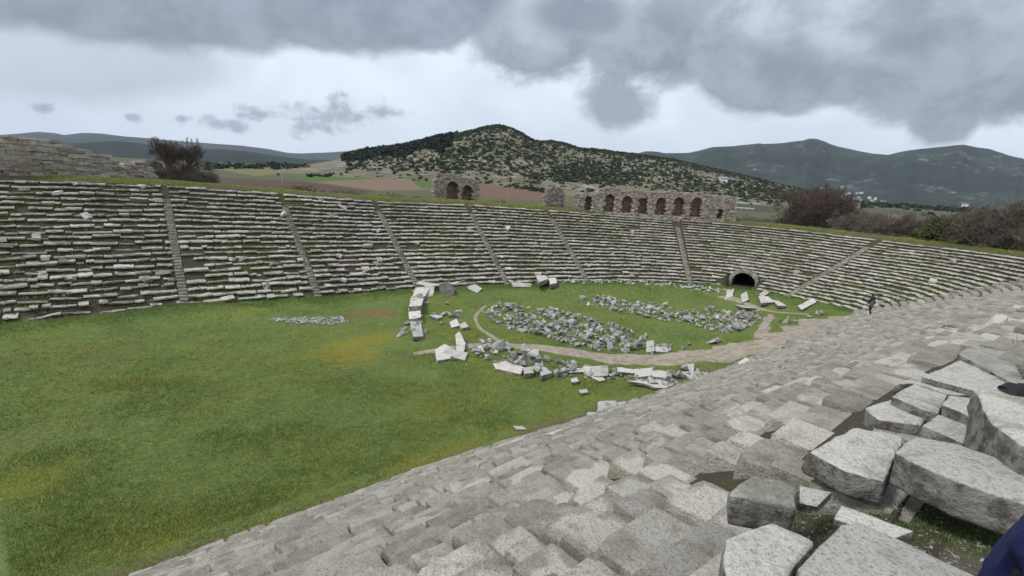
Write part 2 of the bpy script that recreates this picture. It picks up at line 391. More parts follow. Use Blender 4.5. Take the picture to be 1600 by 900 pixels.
M_mtn = hill_mat('mountain_cover', (.05, .065, .055), (.20, .20, .20), .006, .54, (.03, .042, .036), .002, .48)
M_mtnL = hill_mat('far_mountain_cover', (.05, .06, .055), (.09, .09, .085), .002, .6)
M_ridge = hill_mat('wooded_ridge_cover', (.022, .032, .026), (.10, .10, .07), .003, .60)
HS = [(425, 264), (470, 259), (520, 251), (560, 241), (600, 235.5), (640, 229), (680, 219), (715, 212), (745, 206), (762, 202), (780, 200), (797, 203), (815, 211), (832, 221), (845, 224), (862, 222), (885, 226), (905, 233), (940, 235), (965, 240), (1000, 244), (1050, 250), (1100, 261), (1150, 272), (1200, 284), (1240, 293), (1290, 306), (1330, 316)]
hillV, hill_t, hill_px = ridge('hill', HS, 425, 1345, 470, 900, M_hill, n=420, m=90, rough=.035, seed=4, zb=2, fs=.018)
MR = ridge('mountain_range', [(950, 252), (985, 242), (1010, 237), (1040, 240), (1075, 239), (1110, 233), (1150, 229), (1200, 225), (1265, 222), (1285, 224), (1320, 232), (1360, 240), (1388, 243), (1410, 239), (1440, 233), (1475, 229), (1505, 227), (1530, 231), (1545, 233), (1565, 240), (1600, 253), (1700, 285), (1900, 330)],
      930, 1900, 2600, 4300, M_mtn, n=420, m=80, rough=.09, seed=9, zb=-40, fs=.0035)
ridge('far_mountain_range', [(-200, 222), (0, 211), (30, 209), (60, 206), (85, 208), (100, 211), (130, 208), (160, 209), (200, 214), (250, 218), (300, 222), (340, 225), (380, 228), (420, 233), (450, 239), (470, 240), (520, 238), (570, 235), (620, 238), (700, 250)],
      -200, 700, 6500, 8500, M_mtnL, n=240, m=40, back=.15, rough=.05, seed=19, zb=-40, fs=.002)
ridge('wooded_ridge', [(-200, 236), (0, 222), (60, 219), (110, 224), (150, 222), (180, 220), (220, 224), (260, 229), (300, 233), (340, 233), (380, 236), (430, 243), (480, 249), (560, 252), (640, 254)],
      -200, 640, 2600, 3800, M_ridge, n=240, m=40, rough=.05, seed=29, zb=-10, fs=.004)

# ------------------------------------------------------------------ scattered foliage masses
def scatter_clumps(name, C, S, mat, label, cat='shrubs', faces=34, leaf=.32, flat=.8, tint=None, parent=None, kind='stuff', thin=1.):
    """each clump = many leaf-sized quads through a squashed ball (C centres, S sizes)"""
    n = len(C); k = faces
    d = rng.normal(size=(n, k, 3)); d /= np.linalg.norm(d, axis=2)[:, :, None]
    rad_ = rng.uniform(.45, 1., (n, k, 1))**.6*rng.uniform(.75, 1.12, (n, 1, 1))
    ctr = d*rad_; ctr[:, :, 2] = np.abs(ctr[:, :, 2])*flat
    ctr = ctr*S[:, None, None]+C[:, None, :]
    a = rng.normal(size=(n, k, 3)); a /= np.linalg.norm(a, axis=2)[:, :, None]; b = np.cross(a, d+.01); b /= np.linalg.norm(b, axis=2)[:, :, None]
    sz = (S[:, None, None]*leaf*rng.uniform(.6, 1.3, (n, k, 1)))
    a = a/thin**.5; b = b*thin
    q = np.stack([ctr-a*sz-b*sz*.7, ctr+a*sz-b*sz*.7, ctr+a*sz*.7+b*sz, ctr-a*sz*.6+b*sz*.8], 2).reshape(-1, 3)
    F = np.arange(len(q)).reshape(-1, 4)
    if tint is None: tint = rng.uniform(0, 1, n)
    tt = np.clip(np.repeat(tint, k)*.7+rng.uniform(0, .4, n*k), 0, 1)
    o = link(name, mesh_np(name, q, F, mat, False, {'tint': np.repeat(tt, 4)}), parent)
    if kind: tag(o, label, cat, kind=kind)
    return o
# scrub over the hill, in clumps, thinner on its right flank; pines on the left shoulder
def hill_point(px, t):
    u = np.interp(px, hill_px, np.arange(len(hill_px))); v = np.interp(t, hill_t, np.arange(len(hill_t)))
    i, j = int(v), int(u); i = min(i, len(hill_t)-2); j = min(j, len(hill_px)-2); a, b = v-i, u-j
    return (hillV[i, j]*(1-a)+hillV[i+1, j]*a)*(1-b)+(hillV[i, j+1]*(1-a)+hillV[i+1, j+1]*a)*b
C = []; S = []; CP = []; SP = []
while len(C) < 11500:
    px = random.uniform(540, 1330); t = random.random()**.8*1.03
    P = hill_point(px, t)
    dens = .56+.55*float(fbm(np.array([P[0]]), np.array([P[1]]), .03, 33, 4)[0])
    if px > 900: dens *= 1-.55*(px-900)/430
    if t < .16: dens *= .25
    if px < 690: dens *= .5
    if random.random() < dens: C.append(P+np.array([0, 0, -.2])); S.append(random.choice((1., 1.4, 1.9, 2.6))*random.uniform(.8, 1.2)*(1 if px < 1000 else .9))
while len(CP) < 2000:
    px = random.uniform(535, 720); t = random.uniform(.35, 1.02)
    if px > 660 and random.random() < (px-660)/55: continue
    if t < .35+.3*abs(math.sin(px*.05))*.5: continue
    CP.append(hill_point(px, t)); SP.append(random.uniform(2.5, 4.2))
scatter_clumps('hillside_scrub', np.array(C), np.array(S), M_scrub, 'dark green scrub bushes dotting the slope of the central hill', faces=16, leaf=.42)
scatter_clumps('pine_wood', np.array(CP), np.array(SP), M_pine, 'dark pine wood covering the left shoulder of the central hill', 'wood', faces=18, leaf=.4, flat=1.6)
# valley floor hedges, orchard and tree dots
C = []; S = []
def strip(x0, y0, x1, y1, n, s, z=4., jx=2, jy=1.2):
    for _ in range(n):
        t = random.random(); qx, qy = x0+(x1-x0)*t+random.gauss(0, jx), y0+(y1-y0)*t+random.gauss(0, jy)
        Ds = np.geomspace(150, 1700, 90); d_ = ray(qx, qy); hd = math.hypot(d_[0], d_[1])
        zr = H+d_[2]/hd*Ds; zg = 2.2+rise_at(d_[0]/hd*Ds, d_[1]/hd*Ds); k_ = np.where(zr <= zg)[0]
        P = at_dist(qx, qy, Ds[k_[0]] if len(k_) else 1250)
        P[2] = 2.2+float(rise_at(P[0], P[1])); C.append(P); S.append(s*random.uniform(.6, 1.3))
strip(560, 268, 640, 275, 40, 2.6); strip(780, 289, 850, 300, 50, 2.2); strip(320, 262, 480, 262, 90, 4.); strip(440, 254, 560, 246, 60, 3.2)
strip(430, 262, 570, 254, 150, 2.0, jy=3.5); strip(620, 268, 700, 270, 40, 2.4); strip(760, 283, 1000, 284, 30, 2.0); strip(480, 276, 570, 272, 30, 2.0)
strip(1200, 300, 1330, 325, 110, 2.6, jy=5); strip(1340, 318, 1600, 332, 260, 5., jy=3.5); strip(1330, 300, 1600, 318, 160, 7., jy=5)
scatter_clumps('valley_hedges', np.array(C), np.array(S), M_scrub, 'far hedges and orchard trees dotting the valley fields', 'hedges', faces=20, leaf=.4, flat=1.)

def shrub(name, px, py, D, wm, hm, mat, label, cat='shrub', group=None, n=60, faces=26, leaf=.16, twigs=True, tmat=None):
    """one shrub: stems (tapered tubes) plus a crown of fine clumps"""
    P = at_dist(px, py, D)
    while D < 150 and float(swd([P[0]], [P[1]])[0][0]) < BD+(1.5 if px > 1530 else 3)+wm*.4: D += 1.5; P = at_dist(px, py, D)
    P[2] = h1(P[0], P[1])+float(rise_at(P[0], P[1]))
    e = empty(name, P, label, cat, group); brush = mat in (M_greybrush, M_redbrush, M_darkbrush)
    C = []; S = []
    for _ in range(n):
        a = random.uniform(0, 6.283); r = math.sqrt(random.random())
        C.append((math.cos(a)*r*wm*.5, math.sin(a)*r*wm*.5, hm*(.0+.88*random.random()*(1-.6*r*r)))); S.append(hm*.2*random.uniform(.5, 1.2))
    scatter_clumps('crown', np.array(C), np.array(S), mat, None, faces=faces*(3 if brush else 2), leaf=leaf*(1. if brush else .75), flat=1., parent=e, kind=None, thin=.10 if brush else .8)
    bm = bmesh.new()
    for _ in range(14):
        a = random.uniform(0, 6.283); tip = Vector((math.cos(a)*wm*.42*random.random(), math.sin(a)*wm*.42*random.random(), hm*random.uniform(.7, 1.02)))
        tube(bm, [Vector((tip.x*.15, tip.y*.15, -.3)), tip*.5+Vector((0, 0, .1)), tip], [.05*hm/3, .03*hm/3, .008], 4)
    me = bpy.data.meshes.new('stem'); bm.to_mesh(me); bm.free(); me.materials.append(tmat or M_twig); link('stem', me, e)
    return e
def tube(bm, pts, rad, k=5):
    rings = []
    for i, p in enumerate(pts):
        d = (pts[min(i+1, len(pts)-1)]-pts[max(i-1, 0)]).normalized()
        a = d.orthogonal().normalized(); b = d.cross(a)
        rings.append([bm.verts.new(p+(a*math.cos(6.283*q/k)+b*math.sin(6.283*q/k))*rad[i]) for q in range(k)])
    for r1, r2 in zip(rings, rings[1:]):
        for q in range(k): bm.faces.new((r1[q], r1[(q+1) % k], r2[(q+1) % k], r2[q]))
    if len(rings[-1]) > 2: bm.faces.new(rings[-1])
def bare_tree(name, px, py, D, ht, spread, label, cat='tree', group=None, lean=0, mat=M_bark, twig_mat=M_twig, levels=5, trunks=1, seed=1, r0_=.16, low=.3):
    """leafless tree: trunk and limbs, then a crown of twigs, recursively forked"""
    rd = random.Random(seed)
    P = at_dist(px, py, D); P[2] = h1(P[0], P[1])+float(rise_at(P[0], P[1]))-.1
    e = empty(name, P, label, cat, group); bt = bmesh.new(); bc = bmesh.new()
    def grow(p, d, L, r, lev):
        d2 = (d+Vector((rd.gauss(0, .12), rd.gauss(0, .12), rd.gauss(.03, .08)))).normalized()
        mid = p+d*L*.5; end = mid+d2*L*.5
        tube(bt if lev >= levels-1 else bc, [p, mid, end], [r, r*.85, r*.68], 5 if lev > 2 else 3)
        if lev == 0: return
        for q in range(rd.choice((3, 3, 4)) if lev > 1 else 4):
            ax = d2.orthogonal().normalized(); ax.rotate(Matrix.Rotation(rd.uniform(0, 6.283), 3, d2))
            nd = (d2+ax*rd.uniform(.35, .8)*spread+Vector((0, 0, .12))).normalized()
            st = end if q < 2 else p+(end-p)*rd.uniform(.45, .9)
            grow(st, nd, L*rd.uniform(.62, .82), max(r*.58, .016), lev-1)
    for q in range(trunks):
        a = q*6.283/trunks+rd.random(); k = 0 if trunks == 1 else .55*spread
        grow(Vector((math.cos(a)*.1*(trunks-1), math.sin(a)*.1*(trunks-1), 0)), Vector((math.cos(a)*k+lean, math.sin(a)*k, 1)).normalized(), ht*low, r0_, levels)
    for nm, b, m in (('trunk', bt, mat), ('crown', bc, twig_mat)):
        me = bpy.data.meshes.new(nm); b.to_mesh(me); b.free(); me.materials.append(m); link(nm, me, e)
    return e

# ------------------------------------------------------------------ block meshes
def worn_block(seed, L=1., Dp=1., Hh=1., nx=9, ny=7, nz=4, amp=.05, bev=.08, mat=None):
    """unit box, edges worn round and surface pitted; sizes set by object scale"""
    bm = bmesh.new(); bmesh.ops.create_cube(bm, size=1.)
    bmesh.ops.scale(bm, vec=(L, Dp, Hh), verts=bm.verts)
    bmesh.ops.bevel(bm, geom=list(bm.edges), offset=bev, segments=2, profile=.6, affect='EDGES')
    big = [e for e in bm.edges if e.calc_length() > .3*min(L, Dp)]
    bmesh.ops.subdivide_edges(bm, edges=big, cuts=5, use_grid_fill=True)
    rd = random.Random(seed); o = Vector((rd.uniform(0, 99), rd.uniform(0, 99), 0))
    tx, ty = rd.uniform(-.03, .03), rd.uniform(-.03, .03)
    ch = [Vector((rd.choice((-1, 1))*L*.5, rd.choice((-1, 1))*Dp*.5, Hh*.5)) for _ in range(2)]; cr = [rd.uniform(.04, .13) for _ in ch]
    for v in bm.verts:
        n = noise.fractal((v.co+o)*2.6, 1., 2., 4); n2 = noise.fractal((v.co+o)*7., 1., 2., 3)
        k = v.co.normalized(); v.co += Vector((k.x*L, k.y*Dp, k.z*Hh*1.))*(n*amp+n2*amp*.35)
        v.co.z += (tx*v.co.x+ty*v.co.y)
        for c, r_ in zip(ch, cr):                      # broken corners
            d = (v.co-c).length
            if d < r_: v.co -= (c.normalized())*(r_-d)*.7
    me = bpy.data.meshes.new('seat_block'); bm.to_mesh(me); bm.free()
    for p_ in me.polygons: p_.use_smooth = True
    me.set_sharp_from_angle(angle=R(40))
    at_ = me.attributes.new('mid', 'FLOAT', 'POINT'); at_.data.foreach_set('value', [max(0., 1-max(abs(v.co.x-.08)/(L*.5), abs(v.co.y-.06)/(Dp*.5))**2)*(1. if v.co.z > 0 else 0.) for v in me.vertices])
    if mat: me.materials.append(mat)
    return me
def mesh_arrays(me):
    v = np.empty(len(me.vertices)*3, np.float32); me.vertices.foreach_get('co', v); v = v.reshape(-1, 3)
    li = np.empty(len(me.loops), np.int32); me.loops.foreach_get('vertex_index', li)
    quads = [p.vertices[:] for p in me.polygons if len(p.vertices) == 4]; tris = [p.vertices[:] for p in me.polygons if len(p.vertices) == 3]
    oth = [p.vertices[:] for p in me.polygons if len(p.vertices) > 4]
    for q in oth:
        for k in range(1, len(q)-1): tris.append((q[0], q[k], q[k+1]))
    return v, np.array(quads, np.int32).reshape(-1, 4), np.array(tris, np.int32).reshape(-1, 3)
class Merge:
    def __init__(s): s.V = []; s.Q = []; s.T = []; s.A = []; s.n = 0
    def add(s, arr, M, tint):
        v, q, t = arr; M = np.array(M); v2 = v@M[:3, :3].T+M[:3, 3]
        s.V.append(v2); s.Q.append(q+s.n); s.T.append(t+s.n); s.A.append(np.full(len(v), tint)); s.n += len(v)
    def build(s, name, mat, parent=None, smooth=True):
        if not s.V: return None
        return link(name, mesh_np(name, np.vstack(s.V), [np.vstack(s.Q), np.vstack(s.T)], mat, smooth, {'tint': np.concatenate(s.A)}), parent)
def TRS(loc, yaw, tx=0, ty=0, sc3=(1, 1, 1)):
    return Matrix.Translation(Vector(loc)) @ Matrix.Rotation(yaw, 4, 'Z') @ Matrix.Rotation(tx, 4, 'X') @ Matrix.Rotation(ty, 4, 'Y') @ Matrix.Diagonal((*sc3, 1))

VAR = [worn_block(100+k, L=1, Dp=.8, Hh=.42, amp=.020, bev=.018, mat=M_near_obj) for k in range(14)]
VARA = [mesh_arrays(m) for m in VAR]
VARW = []
for m in VAR:
    m2 = m.copy(); m2.materials.clear(); m2.materials.append(M_pale); VARW.append(m2)
# far tier block: seat with a nosing that overhangs a hollowed riser
prof = np.array([(0, .40), (-.015, .28), (.12, .245), (.30, .17), (.32, -.04), (.74, -.04), (.74, .40)])
def far_block_arr(seed, nx=5):
    rd = np.random.default_rng(seed); X = np.linspace(-.5, .5, nx); V = []
    for i, xx in enumerate(X):
        jit = rd.normal(0, .014, (len(prof), 2)); pr = prof+jit
        e = .03 if i in (0, nx-1) else 0
        pr[0, 0] += e+abs(rd.normal(0, .03)); pr[0, 1] -= abs(rd.normal(0, .02)); pr[1, 0] += e+abs(rd.normal(0, .03))
        for a, b in pr: V.append((xx, a, b))
    k = len(prof); Q = []
    for i in range(nx-1):
        for j in range(k):
            Q.append((i*k+j, i*k+(j+1) % k, (i+1)*k+(j+1) % k, (i+1)*k+j))
    V = np.array(V, np.float32); T = []
    for base, rev in ((0, False), ((nx-1)*k, True)):
        for j in range(1, k-1): T.append((base, base+j+1, base+j) if rev is False else (base, base+j, base+j+1))
    return V, np.array(Q, np.int32), np.array(T, np.int32)
FV = [far_block_arr(k) for k in range(16)]

# ------------------------------------------------------------------ far seating: sections between stairways
def offset_curve(w):
    return FC+NRM*w
stair_px = [((0, 505), -1.2), ((283, 483), 0), ((500, 464), 0), ((660, 446), 0), ((795, 446), 0), ((920, 441), 0), ((1077, 446), 0), ((1245, 478), 0)]
stair_xy = [(-36.6, 29.0), (-25.3, 38.2), (-17, 44.3), (-9.3, 50.), (-.4, 54.6), (8.9, 58.2), (21.2, 60.4), (29.4, 53.6)]
ST = [s_near(*q) for q in stair_xy]; qs = np.arange(5, ST[0], .3); ST = [float(qs[np.argmin([abs(float(proj(np.array([*fP(q_, BD), fz(q_, ZT)]))[0])-24) for q_ in qs])]), *ST[1:]]; 
seating = empty('stadium_seating', (0, 56, 0), 'long curved bank of ruined stone seat tiers facing the camera across the lawn', 'stadium seating')
SB = [2.]+ST+[S_CORNER+.40]
STW = .32
def ruin(s, i):
    """how broken the tiers are: worst low down on the left, sound at the curved end"""
    x_ = fP(s, 0)[0]
    a = np.interp(x_, [-40, -24, -16, -6, 5, 20, 32], [.75, .6, .4, .25, .18, .12, .1])
    return float(a*np.interp(i, [0, 5, 9, 15, 22], [1.3, 1.15, .9, .55, .6]))
def inv(o, p): return p
tufts = []
for sec in range(len(SB)-1):
    s0, s1 = SB[sec]+STW, SB[sec+1]-STW
    mg = Merge()
    for i in range(NR):
        w = i*TR; OC = offset_curve(w+.2); L = np.concatenate([[0], np.cumsum(np.linalg.norm(np.diff(OC, axis=0), axis=1))])
        l0, l1 = np.interp([s0, s1], SA, L); l = l0
        while l < l1-.12:
            bl = min(random.choice((.5, .7, .9, 1.2, 1.6))*random.uniform(.8, 1.15), l1-l)
            if l1-(l+bl) < .3: bl = l1-l
            sm = float(np.interp(l+bl/2, L, SA)); q = ruin(sm, i)
            pos2 = fP(sm, w); n = fP(sm, w+1)-pos2; zf, zt = fz(sm, ZF), fz(sm, ZT); rise_ = (zt-zf)/NR; z = zf+i*rise_
            l += bl
            if abs(sm-TUN_S) < (1.9 if i < 4 else 1.5) and i < 5: continue
            holes = float(fbm(np.array([sm*1.]), np.array([i*1.6]), .35, 50, 3)[0])
            if random.random() < .05*q or holes*q > 1.0:
                tufts.append((pos2[0]+n[0]*.4, pos2[1]+n[1]*.4, z+.1, 1.)); continue
            yaw = math.atan2(n[1], n[0])-math.pi/2; z += .10*(q+.15)*float(fbm(np.array([sm]), np.array([i*2.3]), .7, 63, 3)[0])
            M = TRS((pos2[0]-n[0]*random.gauss(0, .03+.11*q), pos2[1]-n[1]*random.gauss(0, .03+.11*q), z+random.gauss(0, .012+.05*q)), yaw+random.gauss(0, .012+.07*q), random.gauss(0, .015+.10*q), random.gauss(0, .008+.045*q),
                    (bl-.01-.06*q*random.random(), 1., rise_/.40*(1-.15*q*random.random())))
            mg.add(random.choice(FV), M, float(np.clip(.5+.55*float(fbm(np.array([sm*1.]), np.array([i*.9]), .45, 66, 3)[0])+random.gauss(0, .28), 0, 1)))
            if random.random() < .10*q:
                mg.add(random.choice(VARA), TRS((pos2[0]+n[0]*.1, pos2[1]+n[1]*.1, z+rise_*random.uniform(.2, 1.1)), random.uniform(0, 6.28), random.gauss(0, .35), random.gauss(0, .35), (random.uniform(.4, 1.), .7, .6)), random.random())
            g = float(fbm(np.array([sm]), np.array([i*1.2]), .5, 60, 4)[0])+q*.8
            nt = 0 if g < -.1 else int(1.5+(g+.1)*10*bl)
            for _ in range(nt):
                f_ = random.uniform(-.5, .5)*bl; tt = random.choice((.05, .55, .7))+random.gauss(0, .05)
                tufts.append((pos2[0]+n[0]*tt-n[1]*f_, pos2[1]+n[1]*tt+n[0]*f_, z+(rise_ if tt > .3 else .0), random.uniform(.5, 1.1)))
    o = mg.build('seating_section', M_far, seating, smooth=False)
    o.location = (0, -56, 0)
steps_v = [mesh_arrays(worn_block(300+k, L=.8, Dp=.42, Hh=.3, amp=.03, bev=.03)) for k in range(4)]
for k, s0 in enumerate(ST):
    mg = Merge()
    for i in range(NR*2):
        w = i*TR/2
        if k not in (0, 8) and i > NR*1.72: continue
        p2 = fP(s0, w+.1); n = fP(s0, w+1.1)-p2; zf, zt = fz(s0, ZF), fz(s0, ZT); z = zf+(i+.5)*(zt-zf)/NR/2
        mg.add(random.choice(steps_v), TRS((p2[0], p2[1], z-.06), math.atan2(n[1], n[0])-math.pi/2+random.gauss(0, .05), random.gauss(0, .05), random.gauss(0, .05), (.76, 1, 1)), random.random()*.3)
        for _ in range(5 if k < 8 else 1): tufts.append((p2[0]+random.gauss(0, .25), p2[1]+random.gauss(0, .25), z+.02, random.uniform(.5, 1.)))
    o = mg.build('stairway', M_near, seating); o.location = (0, -56, 0)

# vaulted passage: voussoir ring, masonry spandrel, barrel and rubble jambs
def passage():
    c = fP(TUN_S, 2.5); n = fP(TUN_S, 3.5)-c; tx_ = np.array([n[1], -n[0]]); z0 = .2; rad_ = 1.35; spring = .5
    def W(a, d, z): return (c[0]+tx_[0]*a+n[0]*d, c[1]+tx_[1]*a+n[1]*d-56, z0+z)
    mg = Merge()
    for k in range(13):
        a = math.pi*(k+.5)/13; r_ = rad_+.22
        M = Matrix.Translation(Vector(W(-math.cos(a)*r_, .1, spring+math.sin(a)*r_*.9))) @ Matrix.Rotation(math.atan2(tx_[1], tx_[0]), 4, 'Z') @ Matrix.Rotation(-a+math.pi/2+math.pi, 4, 'Y') @ Matrix.Diagonal((.41, .9, .95, 1))
        mg.add(VARA[k % 14], M, .4+.3*random.random())
    for sd in (-1, 1):
        for k in range(2): mg.add(VARA[k], TRS(W(sd*(rad_+.3), .1, .15+.4*k), math.atan2(tx_[1], tx_[0]), 0, 0, (.6, 1, 1)), .3)
    mg.build('arch_ring', M_near, seating)
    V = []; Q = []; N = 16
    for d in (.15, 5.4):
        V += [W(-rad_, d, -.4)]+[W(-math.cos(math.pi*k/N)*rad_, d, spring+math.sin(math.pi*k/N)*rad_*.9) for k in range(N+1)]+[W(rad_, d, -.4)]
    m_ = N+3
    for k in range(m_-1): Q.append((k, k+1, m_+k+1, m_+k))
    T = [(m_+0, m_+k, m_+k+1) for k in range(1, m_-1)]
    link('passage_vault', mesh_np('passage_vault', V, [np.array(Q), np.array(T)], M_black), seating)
    mgs = {-1: Merge(), 1: Merge()}      # masonry either side of the mouth
    for k in range(120):
        a = random.uniform(-2.5, 2.5); z = random.uniform(0, 2.4); d = .35+max(0, z-1.)*.9+random.uniform(0, .5)
        if (a/(rad_+.25))**2+(max(z-spring, 0)/(rad_+.2))**2 < 1.05 or (abs(a) < rad_+.3 and z < spring): continue
        if z > 2.0-abs(a)*.3: continue
        mgs[1 if a > 0 else -1].add(random.choice(VARA), TRS(W(a, d, z-.1), random.gauss(math.atan2(tx_[1], tx_[0]), .12), random.gauss(0, .1), random.gauss(0, .1), (random.uniform(.4, .9), .8, random.uniform(.5, .9))), random.random())
    for m_ in mgs.values(): m_.build('passage_masonry', M_near, seating)
passage()

# grass tufts on the tiers and stairways
def tuft_mesh(P, hgt, k, tint, wd=.02, spread=.35):
    P = np.asarray(P, float); n = len(P); hgt = np.asarray(hgt)
    a = rng.uniform(0, 2*math.pi, (n, k)); base = P[:, None, :]+np.stack([rng.normal(0, 1, (n, k))*spread*hgt[:, None], rng.normal(0, 1, (n, k))*spread*hgt[:, None], np.zeros((n, k))], 2)
    hh = hgt[:, None]*rng.uniform(.6, 1.2, (n, k)); ln = rng.uniform(.2, .8, (n, k))*hh
    tip = base+np.stack([np.cos(a)*ln, np.sin(a)*ln, hh], 2)
    wv = np.stack([-np.sin(a), np.cos(a), 0*a], 2)*(wd*np.maximum(hgt[:, None, None]*6, 1))
    V = np.stack([base-wv, base+wv, tip], 2).reshape(-1, 3)
    return V, np.arange(len(V)).reshape(-1, 3), np.repeat(np.clip(tint[:, None]+rng.uniform(-.2, .2, (n, k)), 0, 1).ravel(), 3)
tf = np.array(tufts); print('tufts', len(tf))
V_, F_, A_ = tuft_mesh(tf[:, :3], tf[:, 3]*.20, 9, rng.uniform(0, 1, len(tf)), .022, .6)
tag(link('tier_grass', mesh_np('tier_grass', V_, F_, M_tuft, False, {'tint': A_})), 'grass and moss growing between the far stone tiers', 'grass', kind='stuff')

# ------------------------------------------------------------------ near seating blocks
TB = [
 ('marble_block', [(1393, 703), (1427, 679), (1500, 692), (1640, 742), (1640, 800), (1500, 752), (1430, 722)], 9.42, .46, 'long white-topped marble block with dark lichened front, largest beside the bare earth patch', M_white, (.0, .0)),
 ('marble_block', [(1521, 611), (1560, 606), (1680, 640), (1700, 720), (1600, 690), (1545, 655)], 9.66, 1.0, 'massive pale block with a pointed end leaning in at the right edge of the view', M_white, (.0, .05)),
 ('marble_block', [(1264, 705), (1336, 667), (1415, 681), (1382, 752), (1320, 735)], 9.12, .34, 'broad flat pale block with a crack across, left of the long marble block', M_white, (0, 0)),
 ('marble_block', [(1441, 664), (1464, 645), (1525, 668), (1505, 692)], 9.2, .3, 'small pale block wedged behind the long marble block', M_white, (0, 0)),
 ('marble_block', [(1472, 631), (1483, 617), (1521, 622), (1528, 655)], 9.25, .26, 'white block with dark left side just left of the massive pointed block', M_white, (0, 0)),
 ('marble_block', [(1393, 619), (1427, 598), (1482, 617), (1468, 645), (1445, 640)], 9.1, .25, 'smooth white slab tilted upward above the broad flat block', M_white, (0, 0)),
 ('marble_block', [(1349, 636), (1393, 622), (1447, 648), (1440, 664), (1372, 655)], 9.0, .32, 'grey-white slab with dark front edge below the smooth white slab', M_white, (0, 0)),
 ('seat_slab', [(1306, 633), (1326, 622), (1375, 640), (1366, 653), (1330, 645)], None, .3, 'low grey slab with moss along its front, left of the grey-white slab', M_slab, (0, 0)),
 ('seat_slab', [(1204, 677), (1230, 660), (1285, 690), (1262, 712)], None, .3, 'tilted grey-green seat slab, furthest left of the loose slabs', M_slab, (0, 0)),
 ('seat_slab', [(1243, 657), (1258, 648), (1316, 672), (1288, 686)], None, .3, 'narrow grey slab lying behind the tilted grey-green one', M_slab, (0, 0)),
 ('marble_block', [(1245, 884), (1313, 816), (1345, 812), (1430, 850), (1560, 915), (1560, 1000), (1245, 960)], 9.3, .4, 'white marble slab with a dark hollow, cut by the bottom edge of the view', M_white, (0, 0)),
 ('marble_block', [(1130, 838), (1205, 812), (1276, 845), (1243, 884), (1215, 940), (1130, 900)], 9.1, .35, 'pale tan-stained block left of the slab with the hollow', M_white, (0, 0)),
 ('boulder', [(1138, 772), (1160, 752), (1178, 742), (1225, 748), (1249, 762), (1244, 792), (1200, 783)], 9.12, .42, 'rough dark-sided boulder with pale top standing proud of the tiers', M_slab, (0, 0)),
 ('marble_slab', [(1248, 757), (1302, 768), (1278, 792), (1248, 786)], 8.98, .12, 'small flat white slab right of the rough boulder', M_white, (0, 0)),
 ('marble_slab', [(1313, 787), (1347, 799), (1426, 830), (1395, 842), (1302, 810)], 9.1, .1, 'thin tan sliver of stone on the bare earth', M_white, (0, 0)),
 ('marble_slab', [(1497, 552), (1518, 539), (1577, 549), (1600, 590), (1600, 606), (1560, 586)], 9.15, .28, 'broad grey slab with a socket hole beside the person in black', M_slab, (0, 0)),
 ('marble_slab', [(1440, 588), (1500, 562), (1560, 588), (1640, 625), (1600, 634), (1530, 612)], 9.1, .22, 'long pale slab running under the broad grey slab', M_white, (0, 0)),
 ('marble_slab', [(1548, 606), (1600, 592), (1660, 610), (1660, 640), (1590, 630)], 9.28, .25, 'bright white slab end at the right edge above the massive block', M_white, (0, 0)),
 ('marble_slab', [(1400, 600), (1442, 580), (1500, 600), (1535, 618), (1482, 616), (1430, 598)], 9.02, .24, 'cream slab between the long pale slab and the smooth white one', M_white, (0, 0)),
]
near_blocks = []
NR = 27; TR = BD/NR
CUSTOM = [(1238, 775), (1300, 748), (1390, 765), (1545, 830), (1700, 830), (1700, 1000), (1240, 1000)]
for i in range(NR+5):
    w = i*TR; OC = offset_curve(w+.28); L = np.concatenate([[0], np.cumsum(np.linalg.norm(np.diff(OC, axis=0), axis=1))])
    l0 = np.interp(S_CORNER+.02, SA, L)+random.random()*.3; l1 = np.interp(s_near(-32, -9), SA, L); l = l0
    while l < l1:
        bl = random.choice((.5, .62, .75, .9, 1.15))*random.uniform(.85, 1.15); sm = float(np.interp(l+bl/2, L, SA)); l += bl*(1 if i < NR else 1.6)
        p2 = fP(sm, w+.28); n = fP(sm, w+1.28)-p2; zf, zt = fz(sm, ZF), fz(sm, ZT); rise_ = (zt-zf)/NR; z = zf+(i+1)*rise_
        if i >= NR: z = zt+.30+.05*(i-NR)
        if i >= NR and random.random() < .25+.12*(i-NR): continue
        near_blocks.append((p2[0], p2[1], z, bl, math.atan2(n[1], n[0])-math.pi/2, i, sm, n))
NBX = []
for b in near_blocks:
    P = np.array([b[0], b[1], b[2]]); px, py, pz_ = proj(P); px, py, pz_ = float(px), float(py), float(pz_)
    inframe = pz_ > .3 and -60 < px < 1660 and -60 < py < 960
    if pz_ > .3 and inpoly(np.array([px]), np.array([py]), CUSTOM)[0]: continue
    if pz_ > .3 and b[5] > NR-9:
        if math.hypot(b[0], b[1]) < (5. if b[5] >= NR else 2.2): continue
        hit = False
        for tb in TB:
            q_ = np.array(tb[1], float); c_ = q_.mean(0); q_ = c_+(q_-c_)*1.12; q_[:, 1] += 4
            if inpoly(np.array([px]), np.array([py]), q_.tolist())[0]: hit = True
        if hit: continue
    if pz_ <= .3 and np.hypot(b[0], b[1]) < 3: pass
    if random.random() < .012: continue
    NBX.append((-(b[3]/max(pz_, .1)) if inframe else 0., b))
NBX.sort(key=lambda t: t[0])
def tier_word(i):
    return ['lowest tier', 'second tier up', 'third tier up'][i] if i < 3 else (['in the uppermost tier', 'second tier down', 'third tier down', 'fourth tier down'][NR-1-i] if NR > i > NR-5 else 'on the top edge' if i >= NR else None)
LG = np.array([unp(px, py, z)[:2] for px, py, z in ((770, 806, 5.6), (870, 780, 6.1), (1000, 764, 6.9), (1100, 752, 7.5), (1175, 742, 8.1))])
LG = resample(LG, .1)
